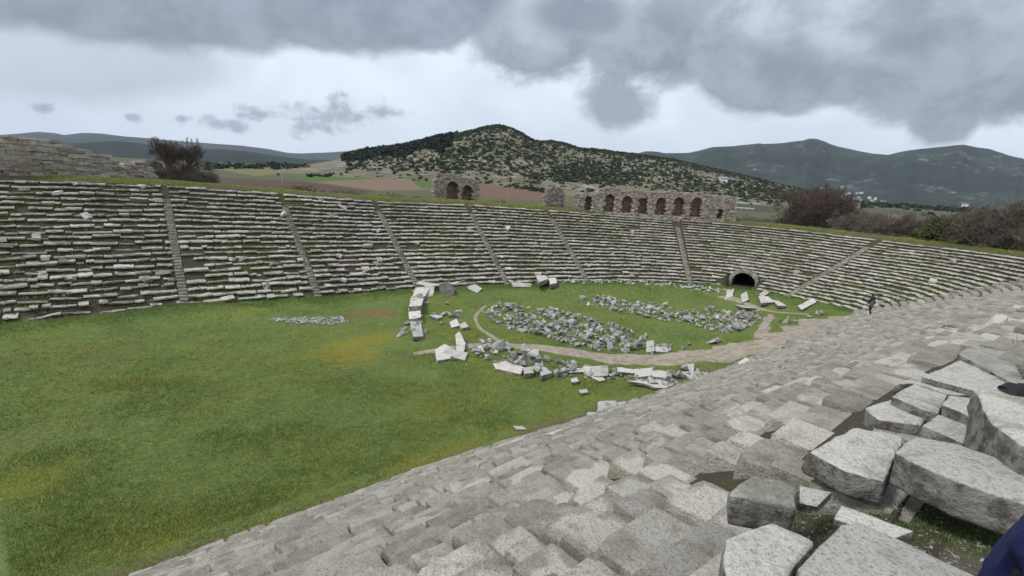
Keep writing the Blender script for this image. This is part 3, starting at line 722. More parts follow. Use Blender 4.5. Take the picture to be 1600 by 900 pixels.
def LEDGE(x, y, z): return .22 if np.min(np.hypot(LG[:, 0]-x, LG[:, 1]-y)) < .22 else 0.
mg = Merge(); CNT = 0
for rank, (key, b) in enumerate(NBX):
    x_, y_, z_, bl, yaw, i, sm, n = b
    if LEDGE(x_, y_, z_): continue
    d_ = math.hypot(x_, y_)
    q = .5+.5*float(fbm(np.array([x_]), np.array([y_]), .22, 77, 3)[0])
    v = random.randrange(14)
    hgt = (.30+.10*random.random())/.42
    jn = random.gauss(.01, .02); loc = (x_-n[0]*jn, y_-n[1]*jn, z_-.21*hgt+random.gauss(0, .014+.020*q))
    M = TRS(loc, yaw+random.gauss(0, .008+.02*q)+(math.pi if random.random() < .5 else 0), random.gauss(.0, .012+.02*q), random.gauss(0, .008+.018*q), ((bl-.075)*(1 if i < NR else 1.6), random.uniform(.76, .84), hgt))
    if rank < 300 and key < 0:
        o = bpy.data.objects.new('seat_block', (VARW if i > NR-8 and random.random() < .65 or random.random() < .12 else VAR)[v]); COL.objects.link(o); o.matrix_world = M
        t = tier_word(i); px, py, _ = proj(np.array(loc))
        reg = 'bottom edge' if py > 780 else 'lower middle' if px < 1150 else 'big pale blocks'
        tag(o, 'lichen-covered grey seat block, %s, near the %s' % (t or 'in a middle tier', reg), 'stone block', 'seat blocks of the near bank'); CNT += 1
    else: mg.add(VARA[v], M, random.random())
o = mg.build('seat_blocks', M_near); tag(o, 'remaining grey weathered seat blocks of the near bank sloping down to the lawn', 'stone blocks', kind='stuff')
print('near individual', CNT, 'rest', len(NBX)-CNT)

# ------------------------------------------------------------------ large blocks on the top edge, each traced on its own
def traced_block(name, quad, zt, hgt, label, cat='stone block', mat=M_white, amp=.025, seed=0, tilt=(0, 0), group=None, under=.0, cuts=14):
    """top outline unprojected to its own height; thick body with worn edges"""
    if zt is None:
        c = np.mean(np.array(quad), 0); P0 = G(c[0], c[1], hgt*.75); zt = P0[2]
    pts = [unp(px, py, zt) for px, py in quad]
    c = np.mean(pts, 0); rd = random.Random(seed)
    bm = bmesh.new(); top = []; bot = []
    for P in pts:
        dx, dy = P[0]-c[0], P[1]-c[1]; z = zt+dx*tilt[0]+dy*tilt[1]
        top.append(bm.verts.new((dx, dy, z-c[2]))); bot.append(bm.verts.new((dx*(1+under), dy*(1+under), z-c[2]-hgt)))
    bm.faces.new(top); bm.faces.new(bot[::-1]); n = len(pts)
    for k in range(n): bm.faces.new((top[k], bot[k], bot[(k+1) % n], top[(k+1) % n]))
    bmesh.ops.recalc_face_normals(bm, faces=bm.faces)
    size = max((Vector(p.co.xy)).length for p in top)
    bmesh.ops.bevel(bm, geom=list(bm.edges), offset=min(.05, hgt*.16), segments=3, profile=.55, affect='EDGES')
    bmesh.ops.triangulate(bm, faces=[f for f in bm.faces if len(f.verts) > 4])
    for _ in range(4):
        big = [e for e in bm.edges if e.calc_length() > .085+.02*size]
        if not big or len(bm.verts) > 6000: break
        bmesh.ops.subdivide_edges(bm, edges=big, cuts=1, use_grid_fill=True)
        bmesh.ops.triangulate(bm, faces=[f for f in bm.faces if len(f.verts) > 4])
    bm.normal_update()
    o_ = Vector((rd.uniform(0, 50), rd.uniform(0, 50), 0))
    disp = []
    for v in bm.verts:
        side = 1-abs(v.normal.z); q = v.co+o_
        a = noise.fractal(q*2.2, 1., 2., 5)*(.12+.7*side)+noise.fractal(q*9., 1., 2., 3)*.35*(.15+side)
        disp.append(v.normal*a*amp*1.6)
    for v, d in zip(bm.verts, disp): v.co += d
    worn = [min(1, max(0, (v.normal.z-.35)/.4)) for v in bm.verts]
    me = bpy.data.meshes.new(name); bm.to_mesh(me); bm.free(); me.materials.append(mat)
    at_ = me.attributes.new('worn', 'FLOAT', 'POINT'); at_.data.foreach_set('value', worn)
    for p_ in me.polygons: p_.use_smooth = True
    me.set_sharp_from_angle(angle=R(60))
    o = link(name, me, None, (c[0], c[1], c[2])); return tag(o, label, cat, group)
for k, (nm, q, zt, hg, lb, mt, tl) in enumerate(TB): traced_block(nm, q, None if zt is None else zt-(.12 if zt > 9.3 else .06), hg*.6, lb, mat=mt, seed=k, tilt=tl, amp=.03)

# ------------------------------------------------------------------ angular stones
def stone_mesh(seed, mat, flat=.6, n=11):
    rd = random.Random(seed); bm = bmesh.new()
    for _ in range(n):
        v = Vector((rd.uniform(-1, 1), rd.uniform(-.8, .8), rd.uniform(-1, 1)*flat)); v = v.normalized()*(.35+.65*v.length) if v.length > 1 else v; bm.verts.new(v*.5)
    r_ = bmesh.ops.convex_hull(bm, input=bm.verts)
    bmesh.ops.delete(bm, geom=list({g for g in r_['geom_interior'] if isinstance(g, bmesh.types.BMVert)}), context='VERTS')
    bmesh.ops.dissolve_limit(bm, angle_limit=.25, verts=bm.verts, edges=bm.edges)
    bmesh.ops.bevel(bm, geom=list(bm.edges), offset=.025, segments=1, affect='EDGES')
    bmesh.ops.triangulate(bm, faces=[f for f in bm.faces if len(f.verts) > 4])
    me = bpy.data.meshes.new('rubble_stone'); bm.to_mesh(me); bm.free(); me.materials.append(mat); return me
STN = [stone_mesh(500+k, M_rubble, random.uniform(.45, .8)) for k in range(16)]
STA = [mesh_arrays(m) for m in STN]
def zone(poly, n, s0, s1, label, group, ext=0, pile=0.):
    xs = [p[0] for p in poly]; ys = [p[1] for p in poly]; k = 0; cx, cy = np.mean(poly, 0); out = []
    while k < n:
        px, py = random.uniform(min(xs), max(xs)), random.uniform(min(ys), max(ys))
        if not inpoly(np.array([px]), np.array([py]), poly)[0]: continue
        k += 1; P = G(px, py); sz = random.uniform(s0, s1)*random.choice((.7, 1, 1, 1.25))
        e = pile*random.random()
        out.append((P[0], P[1], P[2]+sz*.16+e, sz, label, group))
    return out
Z1 = [(752, 489), (775, 478), (800, 477), (860, 484), (905, 494), (955, 508), (1008, 527), (1018, 545), (985, 552), (930, 549), (885, 538), (850, 526), (800, 516), (765, 503)]
Z2 = [(905, 466), (935, 465), (965, 470), (1040, 478), (1065, 488), (1110, 484), (1170, 488), (1200, 498), (1178, 508), (1145, 522), (1110, 518), (1075, 506), (1035, 502), (975, 492), (935, 480)]
stones = []
stones += zone(Z1, 120, .3, .8, 'broken grey stone in the large heap inside the ring of rubble', 'stones of the large ring heap', pile=.35)
stones += zone(Z2, 95, .3, .8, 'broken grey stone in the farther heap toward the vaulted passage', 'stones of the farther ring heap', pile=.35)
stones += zone([(735, 545), (760, 532), (800, 545), (850, 560), (905, 570), (905, 588), (860, 590), (800, 578), (750, 562)], 40, .4, .95, 'grey stone in the rubble arc in front of the dirt path', 'stones of the near rubble arc', pile=.25)
stones += zone([(905, 574), (960, 572), (1100, 584), (1100, 600), (1040, 606), (920, 592)], 26, .3, .7, 'grey stone packed against the low masonry run', 'stones by the low masonry run', pile=.2)
stones += zone([(640, 470), (648, 448), (690, 434), (692, 445), (664, 458), (660, 525), (644, 525)], 26, .35, .75, 'pale rough stone built into the curved marble wall', 'stones of the curved marble wall', pile=.3)
stones += zone([(665, 470), (690, 468), (740, 505), (735, 520), (680, 505)], 14, .35, .8, 'pale stone in the grass right of the white marble wall', 'stones beside the marble wall')
stones += zone([(617, 508), (640, 505), (650, 525), (622, 528)], 6, .5, .9, 'dark grey stone at the foot of the white marble wall', 'stones at the foot of the marble wall')
stones += zone([(980, 545), (1120, 535), (1110, 548), (1000, 555)], 12, .35, .8, 'flat stone strewn along the inner edge of the dirt path', 'stones along the inner path edge')
stones += zone([(1205, 500), (1240, 510), (1270, 495), (1285, 490), (1240, 500)], 8, .4, .9, 'light stone in the small clump between the two paths', 'stones between the paths')
stones += zone([(905, 468), (960, 468), (1000, 474), (990, 480), (920, 478)], 8, .35, .7, 'broken grey stone in the farther heap toward the vaulted passage', 'stones of the farther ring heap')
for k, (x_, y_, z_, sz, lb, gp) in enumerate(stones):
    o = bpy.data.objects.new('rubble_stone', STN[k % 16]); COL.objects.link(o); tag(o, lb, 'stone', gp)
    o.matrix_world = TRS((x_, y_, z_), random.uniform(0, 6.28), random.gauss(0, .35), random.gauss(0, .35), (sz*random.uniform(.9, 1.3), sz, sz*random.uniform(.7, 1.1)))
mg = Merge()
for poly, n, a, b in ((Z1, 420, .2, .6), (Z2, 330, .2, .55), ([(735, 545), (760, 535), (860, 562), (950, 575), (1060, 590), (1050, 600), (860, 590), (750, 562)], 170, .15, .4)):
    for (x_, y_, z_, sz, _, _) in zone(poly, n, a, b, '', '', pile=.12):
        mg.add(random.choice(STA), TRS((x_, y_, z_-.05), random.uniform(0, 6.28), random.gauss(0, .4), random.gauss(0, .4), (sz*1.2, sz, sz)), random.random())
for (x_, y_, z_, sz, _, _) in zone([(870, 438), (1010, 440), (1080, 447), (1145, 455), (1140, 460), (1070, 453), (1000, 446), (880, 443)], 150, .25, .6, '', '', pile=.1):
    mg.add(random.choice(STA), TRS((x_, y_, z_), random.uniform(0, 6.28), random.gauss(0, .3), random.gauss(0, .3), (sz*1.3, sz, sz*.7)), .9+.1*random.random())
tag(mg.build('rubble', M_rubble_t, smooth=False), 'small broken stones filling the ring heaps and the foot of the far tiers', 'rubble', kind='stuff')
mg = Merge()
for (x_, y_, z_, sz, _, _) in zone([(415, 499), (470, 496), (535, 497), (545, 504), (520, 508), (450, 505)], 380, .1, .32, '', ''):
    mg.add(random.choice(STA), TRS((x_, y_, z_), random.uniform(0, 6.28), random.gauss(0, .4), random.gauss(0, .4), (sz, sz, sz)), .6+.4*random.random())
tag(mg.build('gravel', M_rubble_t, smooth=False), 'strip of pale broken gravel in the lawn below the far tiers', 'gravel', kind='stuff')

def ground_block(name, quad, hgt, label, mat=M_white, amp=.03, up=None, tilt=(0, 0), seed=0, cat='stone block', group=None):
    c = np.mean(np.array(quad), 0); P = G(c[0], c[1]+2, 0.); c0 = np.mean(np.array(quad), 0); quad = [tuple(c0+(np.array(q_)-c0)*1.12) for q_ in quad]; hgt = hgt*.6; zt = P[2]+(hgt*.8 if up is None else up)
    rd = random.Random(seed*7+1); tilt = (rd.uniform(-.14, .14), rd.uniform(-.12, .18))
    return traced_block(name, quad, zt, hgt, label, cat, mat, amp*1.9, seed, tilt, group)
GB = [
 # white curved wall left of the ring
 ('marble_slab', [(641, 500), (657, 500), (661, 523), (646, 526)], .5, 'white marble slab at the near end of the curved wall'),
 ('marble_slab', [(639, 480), (656, 480), (657, 498), (640, 499)], .75, 'white marble wall block with a small dark socket hole'),
 ('marble_slab', [(643, 462), (662, 462), (658, 479), (640, 479)], .8, 'white marble wall block above the one with the socket'),
 ('marble_slab', [(650, 449), (671, 451), (664, 462), (645, 461)], .8, 'white marble block at the bend of the curved wall'),
 ('marble_slab', [(658, 438), (684, 436), (688, 443), (672, 450), (652, 448)], .8, 'long white slab crossing the bend of the curved wall'),
 ('marble_slab', [(664, 451), (678, 452), (676, 463), (664, 461)], .6, 'square white block leaning inside the curved wall'),
 ('marble_slab', [(694, 436), (724, 432), (730, 437), (706, 441)], .5, 'flat white slab topping the brown mound behind the wall'),
 ('marble_slab', [(724, 436), (735, 440), (752, 451), (745, 455), (732, 449)], .25, 'thin white slab tilted down off the brown mound'),
 ('dark_stone', [(688, 449), (700, 446), (710, 452), (706, 462), (692, 462)], .8, 'dark pitted block standing below the brown mound'),
 ('marble_slab', [(672, 493), (680, 490), (692, 494), (684, 498)], .35, 'small pale slab in the grass behind the curved wall'),
 ('marble_slab', [(703, 503), (713, 499), (718, 508), (706, 510)], .5, 'squat pale stone in the grass, left of its rounder neighbour'),
 ('marble_slab', [(717, 506), (727, 502), (732, 511), (722, 513)], .5, 'round-topped pale stone in the grass near the dirt track'),
 # near arc
 ('standing_stone', [(712, 527), (718, 524), (727, 536), (724, 546), (714, 545)], .7, 'upright pointed stone at the left end of the rubble arc'),
 ('marble_block', [(681, 548), (694, 542), (706, 545), (705, 555), (684, 558)], .6, 'worn white block left of the pointed standing stone'),
 ('marble_block', [(708, 548), (730, 550), (726, 560), (706, 557)], .45, 'flat white block right of the worn one in the rubble arc'),
 ('marble_block', [(772, 568), (790, 566), (816, 574), (812, 582), (776, 574)], .5, 'long rounded white block amid the rubble arc'),
 ('marble_block', [(842, 574), (852, 572), (862, 582), (846, 588)], .6, 'bright white upright block amid the rubble arc'),
 ('marble_block', [(818, 574), (832, 572), (834, 582), (820, 584)], .55, 'squat grey-white block between long and upright blocks'),
 ('marble_block', [(888, 575), (912, 575), (912, 581), (890, 582)], .3, 'flat pale block in the rubble arc left of the diagonal slab'),
 ('marble_slab', [(913, 573), (922, 572), (944, 592), (936, 595), (910, 580)], .25, 'white slab lying diagonally down the grass'),
 ('marble_block', [(924, 573), (949, 573), (950, 585), (928, 585)], .55, 'squared pale block right of the diagonal slab'),
 ('marble_block', [(965, 573), (990, 575), (990, 583), (966, 582)], .45, 'first cream block of the low masonry run'),
 ('marble_block', [(992, 577), (1018, 578), (1018, 586), (993, 585)], .45, 'middle cream block of the low masonry run'),
 ('marble_block', [(1019, 578), (1044, 580), (1042, 589), (1020, 588)], .45, 'last cream block of the low masonry run'),
 ('marble_slab', [(985, 600), (1020, 594), (1050, 586), (1066, 588), (1040, 606), (1025, 607), (1010, 602)], .25, 'long curved white slab in front of the low masonry run'),
 ('marble_slab', [(1066, 573), (1083, 572), (1084, 582), (1062, 584)], .3, 'square white slab raised at the right end of the masonry run'),
 ('marble_slab', [(1070, 585), (1087, 584), (1092, 592), (1088, 600), (1076, 590)], .3, 'bent white slab at the foot of the near bank'),
 ('grey_boulder', [(1092, 584), (1105, 580), (1118, 588), (1112, 596), (1094, 597)], .6, 'grey boulder where the rubble arc meets the near tiers'),
 ('marble_block', [(1155, 566), (1165, 562), (1176, 568), (1170, 574), (1156, 574)], .6, 'white block perched on the foot of the near tiers by the path'),
 ('grey_boulder', [(936, 627), (962, 627), (965, 637), (950, 642), (936, 642)], .7, 'larger grey boulder on the lawn close to the near tiers'),
 ('marble_block', [(962, 629), (977, 627), (978, 636), (966, 640)], .45, 'small white block touching the larger grey boulder'),
 ('grey_boulder', [(985, 625), (996, 622), (1001, 630), (986, 634)], .5, 'dark-sided stone right of the larger grey boulder'),
 ('grey_boulder', [(918, 646), (930, 645), (940, 652), (922, 655)], .4, 'rounded grey stone at the foot of the near tiers'),
 ('marble_slab', [(803, 667), (815, 665), (823, 669), (808, 671)], .15, 'thin white flake of stone lying alone on the lawn'),
 ('marble_slab', [(905, 609), (916, 607), (919, 613), (907, 615)], .25, 'small white stone alone in the grass below the rubble arc'),
 ('marble_slab', [(892, 591), (901, 589), (904, 596), (894, 597)], .3, 'small pale stone in the grass below the diagonal slab'),
 ('marble_slab', [(739, 544), (752, 541), (757, 549), (744, 551)], .35, 'pale flat stone beside the start of the rubble arc'),
 ('marble_block', [(1010, 535), (1021, 534), (1023, 546), (1011, 547)], .55, 'cubic white block at the edge of the dirt path'),
 ('marble_slab', [(1024, 543), (1042, 542), (1044, 548), (1026, 549)], .25, 'flat white slab next to the cubic block by the path'),
 # heap at far side
 ('marble_block', [(838, 428), (850, 426), (856, 436), (842, 444)], .9, 'leaning marble block in the heap below the far stairway'),
 ('marble_block', [(856, 430), (868, 432), (870, 443), (860, 446)], .8, 'upright marble block right of the leaning one at the far tiers'),
 ('marble_slab', [(800, 443), (828, 442), (832, 446), (804, 448)], .35, 'low white slab along the foot of the far tiers'),
 ('marble_slab', [(1075, 0), (0, 0), (0, 0)], 0, ''),
 # around the passage
 ('marble_slab', [(1136, 458), (1146, 455), (1144, 464), (1134, 465)], .3, 'plank-like slab tilted beside the left of the vaulted passage'),
 ('marble_slab', [(1206, 447), (1212, 450), (1192, 463), (1187, 460)], .3, 'long pale slab sloping down right of the vaulted passage'),
 ('marble_block', [(1158, 462), (1166, 459), (1170, 466), (1160, 469)], .5, 'white block lying in the mouth of the vaulted passage'),
 ('marble_block', [(1186, 464), (1200, 463), (1210, 470), (1190, 473)], .55, 'larger white block in front of the vaulted passage'),
 ('marble_slab', [(1208, 468), (1218, 470), (1228, 478), (1216, 478)], .4, 'white slab sloping right of the larger passage block'),
 ('marble_slab', [(1248, 476), (1270, 468), (1274, 473), (1254, 481)], .35, 'pale slab lying across the corner of the far tiers'),
 ('marble_slab', [(1150, 476), (1168, 475), (1180, 481), (1162, 484)], .3, 'low grey-white slab beside the narrow track to the passage'),
]
for k, (nm, q, hg, lb) in enumerate(GB):
    if hg == 0: continue
    ground_block(nm, q, hg, lb, mat=M_dark if nm == 'dark_stone' else (M_rubble if 'boulder' in nm else M_white), seed=40+k, amp=.05 if 'boulder' in nm or 'dark' in nm else .03)
# boulders on the top walk
def boulder(name, px, py, wd, ht, dp, yaw, tx, ty, label, mat, seed):
    P = G(px, py); me = stone_mesh(seed, mat, .95, 16); bm = bmesh.new(); bm.from_mesh(me)
    bmesh.ops.subdivide_edges(bm, edges=[e for e in bm.edges if e.calc_length() > .12], cuts=3, use_grid_fill=True); bmesh.ops.triangulate(bm, faces=bm.faces); bm.normal_update()
    for v in bm.verts: v.co += v.normal*(noise.fractal(v.co*5+Vector((seed, 0, 0)), 1., 2., 4)*.035)
    worn = [min(1, max(0, (v.normal.z+.25)/.4)) for v in bm.verts]
    bm.to_mesh(me); bm.free(); at_ = me.attributes.new('worn', 'FLOAT', 'POINT'); at_.data.foreach_set('value', worn)
    for p_ in me.polygons: p_.use_smooth = True
    me.set_sharp_from_angle(angle=R(30)); me.name = name
    o = link(name, me); o.matrix_world = TRS((P[0], P[1], P[2]+ht*.32), yaw, tx, ty, (wd*1.15, dp*1.15, ht*1.15)); tag(o, label, 'boulder')
boulder('white_boulder', 1548, 530, 1.35, .75, .7, .75, .2, -.35, 'great tilted white boulder with grey lichen on the top of the bank', M_white, 903)
boulder('dark_boulder', 1444, 549, .85, .38, .5, .1, 0, 0, 'rounded dark boulder lying in front of the rough dark rock', M_dark, 911)
boulder('dark_boulder', 1490, 524, 1.0, .45, .6, .3, .1, .1, 'rough dark rock left of the great white boulder', M_dark, 915)

mg = Merge()
for _ in range(1900):
    px, py = random.uniform(1040, 1640), random.uniform(690, 905)
    P = unp(px, py, 9.0); P[2] = h1(P[0], P[1]); s_ = random.uniform(.008, .035)
    mg.add(random.choice(STA), TRS((P[0], P[1], P[2]+.003), random.uniform(0, 6.28), random.gauss(0, .4), random.gauss(0, .4), (s_*1.5, s_, s_*.6)), random.random())
tag(mg.build('pebbles', M_rubble_t, smooth=False), 'pebbles and stone chips on the bare earth between the big blocks', 'pebbles', kind='stuff')

# ------------------------------------------------------------------ dirt path
def sheet(name, cl, widths, mat, up=.05, n=5):
    cl = resample(np.array([[*G(px, py)[:2], w_] for (px, py), w_ in zip(cl, widths)]), .35)
    for _ in range(8): cl[1:-1] = .25*cl[:-2]+.5*cl[1:-1]+.25*cl[2:]
    t_ = np.gradient(cl[:, :2], axis=0); t_ /= np.linalg.norm(t_, axis=1)[:, None]; nn = np.stack([-t_[:, 1], t_[:, 0]], 1)
    K = 11; off = np.linspace(-.5, .5, K); e = fbm(cl[:, 0], cl[:, 1], 1.6, 91, 4)*.5; e2 = fbm(cl[:, 0], cl[:, 1], 1.4, 92, 4)*.5
    W = cl[:, 2][:, None]*(off[None]+np.where(off[None] > 0, e[:, None], e2[:, None])*np.abs(off[None])*1.2)
    X = cl[:, 0][:, None]+nn[:, 0][:, None]*W; Y = cl[:, 1][:, None]+nn[:, 1][:, None]*W
    Z = hfun(X, Y)+up-np.where(np.abs(off) > .45, up+.03, 0)[None]
    V = np.stack([X, Y, Z], 2).reshape(-1, 3); m = len(cl); a, b = np.meshgrid(np.arange(m-1), np.arange(K-1), indexing='ij')
    F = np.stack([a*K+b, a*K+b+1, (a+1)*K+b+1, (a+1)*K+b], 2).reshape(-1, 4)[:, ::-1]
    o = link(name, mesh_np(name, V, F, mat, True)); o['kind'] = 'structure'; return cl
P1 = sheet('path', [(645, 553), (700, 545), (760, 538), (830, 542), (900, 552), (980, 562), (1060, 562), (1130, 553), (1190, 540), (1250, 521), (1300, 505), (1345, 494), (1385, 488), (1398, 486)], [.7, .8, 1.0, 1.3, 1.7, 2.1, 2.5, 2.8, 3.1, 3.4, 3.6, 3.8, 3.3, 2.2], M_path)
P2 = sheet('footpath', [(760, 478), (748, 486), (742, 497), (748, 512), (770, 528), (800, 540)], [.25, .35, .3, .3, .35, .25], M_path, .04)
P3 = sheet('footpath', [(1130, 463), (1155, 470), (1180, 480), (1225, 489), (1265, 492)], [1.6, 1.0, .6, .5, .3], M_path, .06)
P4 = sheet('footpath', [(1205, 492), (1198, 505), (1190, 520), (1186, 532)], [.8, .9, .9, .8], M_path, .05)
PTH = np.vstack([P1, P2, P3, P4])

# ------------------------------------------------------------------ lawn grass
def lawn():
    pts = []
    N = 420000
    # denser near the camera, in the visible wedge
    a = np.radians(rng.uniform(-48, 40, N)); r = 12*(66/12)**rng.uniform(0, 1, N)
    x, y = r*np.sin(a), r*np.cos(a)
    w, j = swd(x, y); zf = ZF[j]
    keep = (w < .1) 
    dp = np.full(len(x), 9.)
    for q in range(0, len(PTH), 1):
        dq = np.hypot(x-PTH[q, 0], y-PTH[q, 1])-PTH[q, 2]*.5; dp = np.minimum(dp, dq)
    keep &= (dp > -.08+.25*fbm(x, y, 1.7, 44, 3)+rng.normal(0, .16, len(x)))
    keep &= ~((w > -1.3) & (SA[j] > S_CORNER) & (rng.uniform(0, 1, len(x)) < .6))
    x, y, w = x[keep], y[keep], w[keep]; z = hfun(x, y)
    nz = fbm(x, y, .3, 14, 4); nb = fbm(x, y, 1.1, 15, 4)
    h = np.clip(.065+.02*nz+.035*nb, .045, .2)
    hump = np.exp(-(((x-13)/7.)**2+((y-54.)/3.2)**2))+smooth((w+4)/4)*(np.hypot(x, y) > 34); h = h+.10*np.clip(hump, 0, 1)*rng.uniform(.3, 1.2, len(x))
    c = G(215, 600); h = h+.12*np.exp(-(((x-c[0])/2.2)**2+((y-c[1])/.8)**2))
    for (bx, by, rx) in ((577, 490, 2.6), (572, 535, 3.6)):
        c = G(bx, by); h = h*(1-.6*np.exp(-(((x-c[0])/rx)**2+((y-c[1])/rx)**2)))
    t = np.clip(.36+.32*nz+.34*fbm(x, y, 1.6, 16, 5), 0, 1)
    for (bx, by, rx, ry, k) in ((572, 535, 3.8, 2.2, .7), (60, 750, 1.8, 1.2, .6), (240, 850, 1.3, .7, .5), (680, 720, 2.6, 1., .6), (860, 655, 3.5, 1., .4), (720, 500, 2.5, 2, .5)):
        c = G(bx, by); u = (x-c[0])*.74+(y-c[1])*.67; v = -(x-c[0])*.67+(y-c[1])*.74; t = t+k*np.exp(-((u/rx)**2+(v/ry)**2))
    t = np.clip(t-.35*np.clip(hump, 0, 1), 0, 1)
    wd = rng.uniform(0, 1, len(x)) < .006; h = np.where(wd, h*rng.uniform(1.6, 3.2, len(x)), h); t = np.where(wd, rng.uniform(.5, 1, len(x)), t)
    t = np.clip(t+.12*fbm(x, y, 4.5, 17, 3)+.24*rng.normal(0, 1, len(x)), 0, 1)
    V, F, A = tuft_mesh(np.stack([x, y, z-.01], 1), h, 4, t, .009, .8)
    tag(link('lawn_grass', mesh_np('lawn_grass', V, F, M_grass, False, {'tint': A})), 'uneven green grass covering the stadium floor', 'grass', kind='stuff')
    print('lawn tufts', len(x))
lawn()
# grass along the far crest and on the top walk at the right
P = []
for _ in range(26000):
    s_ = random.uniform(s_near(-58, 10), S_CORNER+8); w_ = BD+random.uniform(-.2, 5.5); q = fP(s_, w_); P.append((q[0], q[1]))
for _ in range(16000):
    s_ = random.uniform(S_CORNER+8, s_near(-3, 17)); w_ = BD+random.uniform(-.2, 7); q = fP(s_, w_); P.append((q[0], q[1]))
P = np.array(P); nz_ = fbm(P[:, 0], P[:, 1], .7, 71, 3); P = P[nz_+rng.uniform(-.4, .4, len(P)) > -.15]; z = hfun(P[:, 0], P[:, 1])
V_, F_, A_ = tuft_mesh(np.column_stack([P, z]), rng.uniform(.05, .17, len(P)), 7, rng.uniform(.2, 1, len(P)), .012, .9)
P = []
for _ in range(9000):
    q = unp(random.uniform(1000, 1640), random.uniform(600, 900), 8.8); P.append((q[0], q[1]))
P = np.array(P); nz_ = fbm(P[:, 0], P[:, 1], 2.2, 71, 3); P = P[nz_+rng.uniform(-.3, .3, len(P)) > .1]; z = hfun(P[:, 0], P[:, 1])
V2, F2, A2 = tuft_mesh(np.column_stack([P, z]), rng.uniform(.01, .032, len(P)), 7, rng.uniform(.0, .15, len(P)), .0025, 1.6)
k_ = np.hypot(V_[:, 0], V_[:, 1]) > 6; k_ = k_.reshape(-1, 3).all(1); V_ = V_.reshape(-1, 3, 3)[k_].reshape(-1, 3); A_ = A_.reshape(-1, 3)[k_].ravel()
F_ = np.arange(len(V_)+len(V2)).reshape(-1, 3); V_ = np.vstack([V_, V2]); A_ = np.concatenate([A_, A2])
tag(link('bank_grass', mesh_np('bank_grass', V_, F_, M_grass, False, {'tint': A_})), 'short grass along the earth crest of the stadium bank', 'grass', kind='stuff')

# ------------------------------------------------------------------ ruins on the crest
def masonry_fill(mg, A, B, prof_top, z0, thick, bs=(.5, .28), void=None, arr=VARA, jit=.05, face_only=False):
    """courses of rough stones between plan points A and B; prof_top(t) height; void(t,z) -> True where open"""
    A, B = np.array(A), np.array(B); L = np.linalg.norm(B-A); d = (B-A)/L; n = np.array([-d[1], d[0]]); yaw = math.atan2(d[1], d[0])
    z = 0
    while z < 9:
        ch = bs[1]*random.uniform(.8, 1.25); x = random.uniform(-.3, 0); anyb = False
        while x < L:
            bl = bs[0]*random.uniform(.5, 1.7); t = (x+bl/2)/L
            if 0 <= t <= 1 and z+ch*.5 < prof_top(t):
                anyb = True
                if not (void and void(t, z+ch/2)):
                    p = A+d*(x+bl/2)+n*random.gauss(0, jit)
                    mg.add(random.choice(arr), TRS((p[0], p[1], z0(t)+z+ch/2), yaw+random.gauss(0, .04), random.gauss(0, .03), random.gauss(0, .04), (bl*1.08, thick/.8, ch/.42*1.1)), random.random())
            x += bl
        z += ch
        if not anyb and z > 1: break
def ruin_wall(name, px0, py0, px1, py1, D0, D1, top, thick, label, niches=(), mat=M_wall, bs=(.3, .19), back=True, cat='ruin', reds=M_brick, z_sink=1.2, caps=True):
    a, b = at_dist(px0, py0, D0), at_dist(px1, py1, D1); L = np.linalg.norm(b[:2]-a[:2])
    e = empty(name, (a[0], a[1], a[2]), label, cat)
    za, zb_ = a[2], b[2]
    z0 = lambda t: (za+(zb_-za)*t)-z_sink-za
    sil = interp_sil(top); ts_ = np.linspace(0, 1, 60); hv = []
    for q in ts_:
        P = a+(b-a)*q; px, _, _ = proj(P); T_ = at_dist(float(px), float(sil(float(px))), math.hypot(P[0], P[1])); hv.append(T_[2]-P[2])
    hv = np.array(hv)
    def mtop(t): return float(np.interp(t, ts_, hv))+z_sink
    def void(t, z):
        for (c, hw, spring, *_r) in niches:
            u = abs(t-c)*L
            if u < hw+.04 and z-z_sink > -.0 and (z-z_sink < spring or (u/(hw+.1))**2+((z-z_sink-spring)/(hw+.1))**2 < 1): return True
        return False
    mg = Merge(); masonry_fill(mg, (0, 0), (b-a)[:2], mtop, z0, thick, bs, void)
    mg.build('wall_face', mat, e)
    d = (b-a)[:2]/L; n = np.array([-d[1], d[0]])
    if n@a[:2] < 0: n = -n
    if niches:
        for (c, hw, spring, *_r) in niches:
            mg = Merge()
            # dark red core wall at the back of each niche
            p = (d*c*L)
            A_ = p-d*(hw+.35)+n*thick*.62; B_ = p+d*(hw+.35)+n*thick*.62
            kk = _r[0] if _r else 1.
            masonry_fill(mg, A_, B_, lambda t, c=c: min(mtop(c)-.05, (spring+hw+.3)*kk+z_sink), lambda t, c=c: z0(c), thick*.5, (.38, .22))
            mg.build('niche_back', reds, e)
        for (c, hw, spring, *_r) in niches:
            if len(_r) > 1: continue
            mg = Merge(); N = 9
            for k in range(N):
                al = math.pi*(k+.5)/N; r_ = hw+.13; pc = d*(c*L-math.cos(al)*r_)
                M = Matrix.Translation(Vector((pc[0]-n[0]*.05, pc[1]-n[1]*.05, z0(c)+z_sink+spring+math.sin(al)*r_))) @ Matrix.Rotation(math.atan2(d[1], d[0]), 4, 'Z') @ Matrix.Rotation(al-math.pi/2, 4, 'Y') @ Matrix.Diagonal((.34*hw, thick/.8*1.06, .55, 1))
                mg.add(VARA[k % 14], M, random.random())
            mg.build('arch', M_wall, e)
    return e
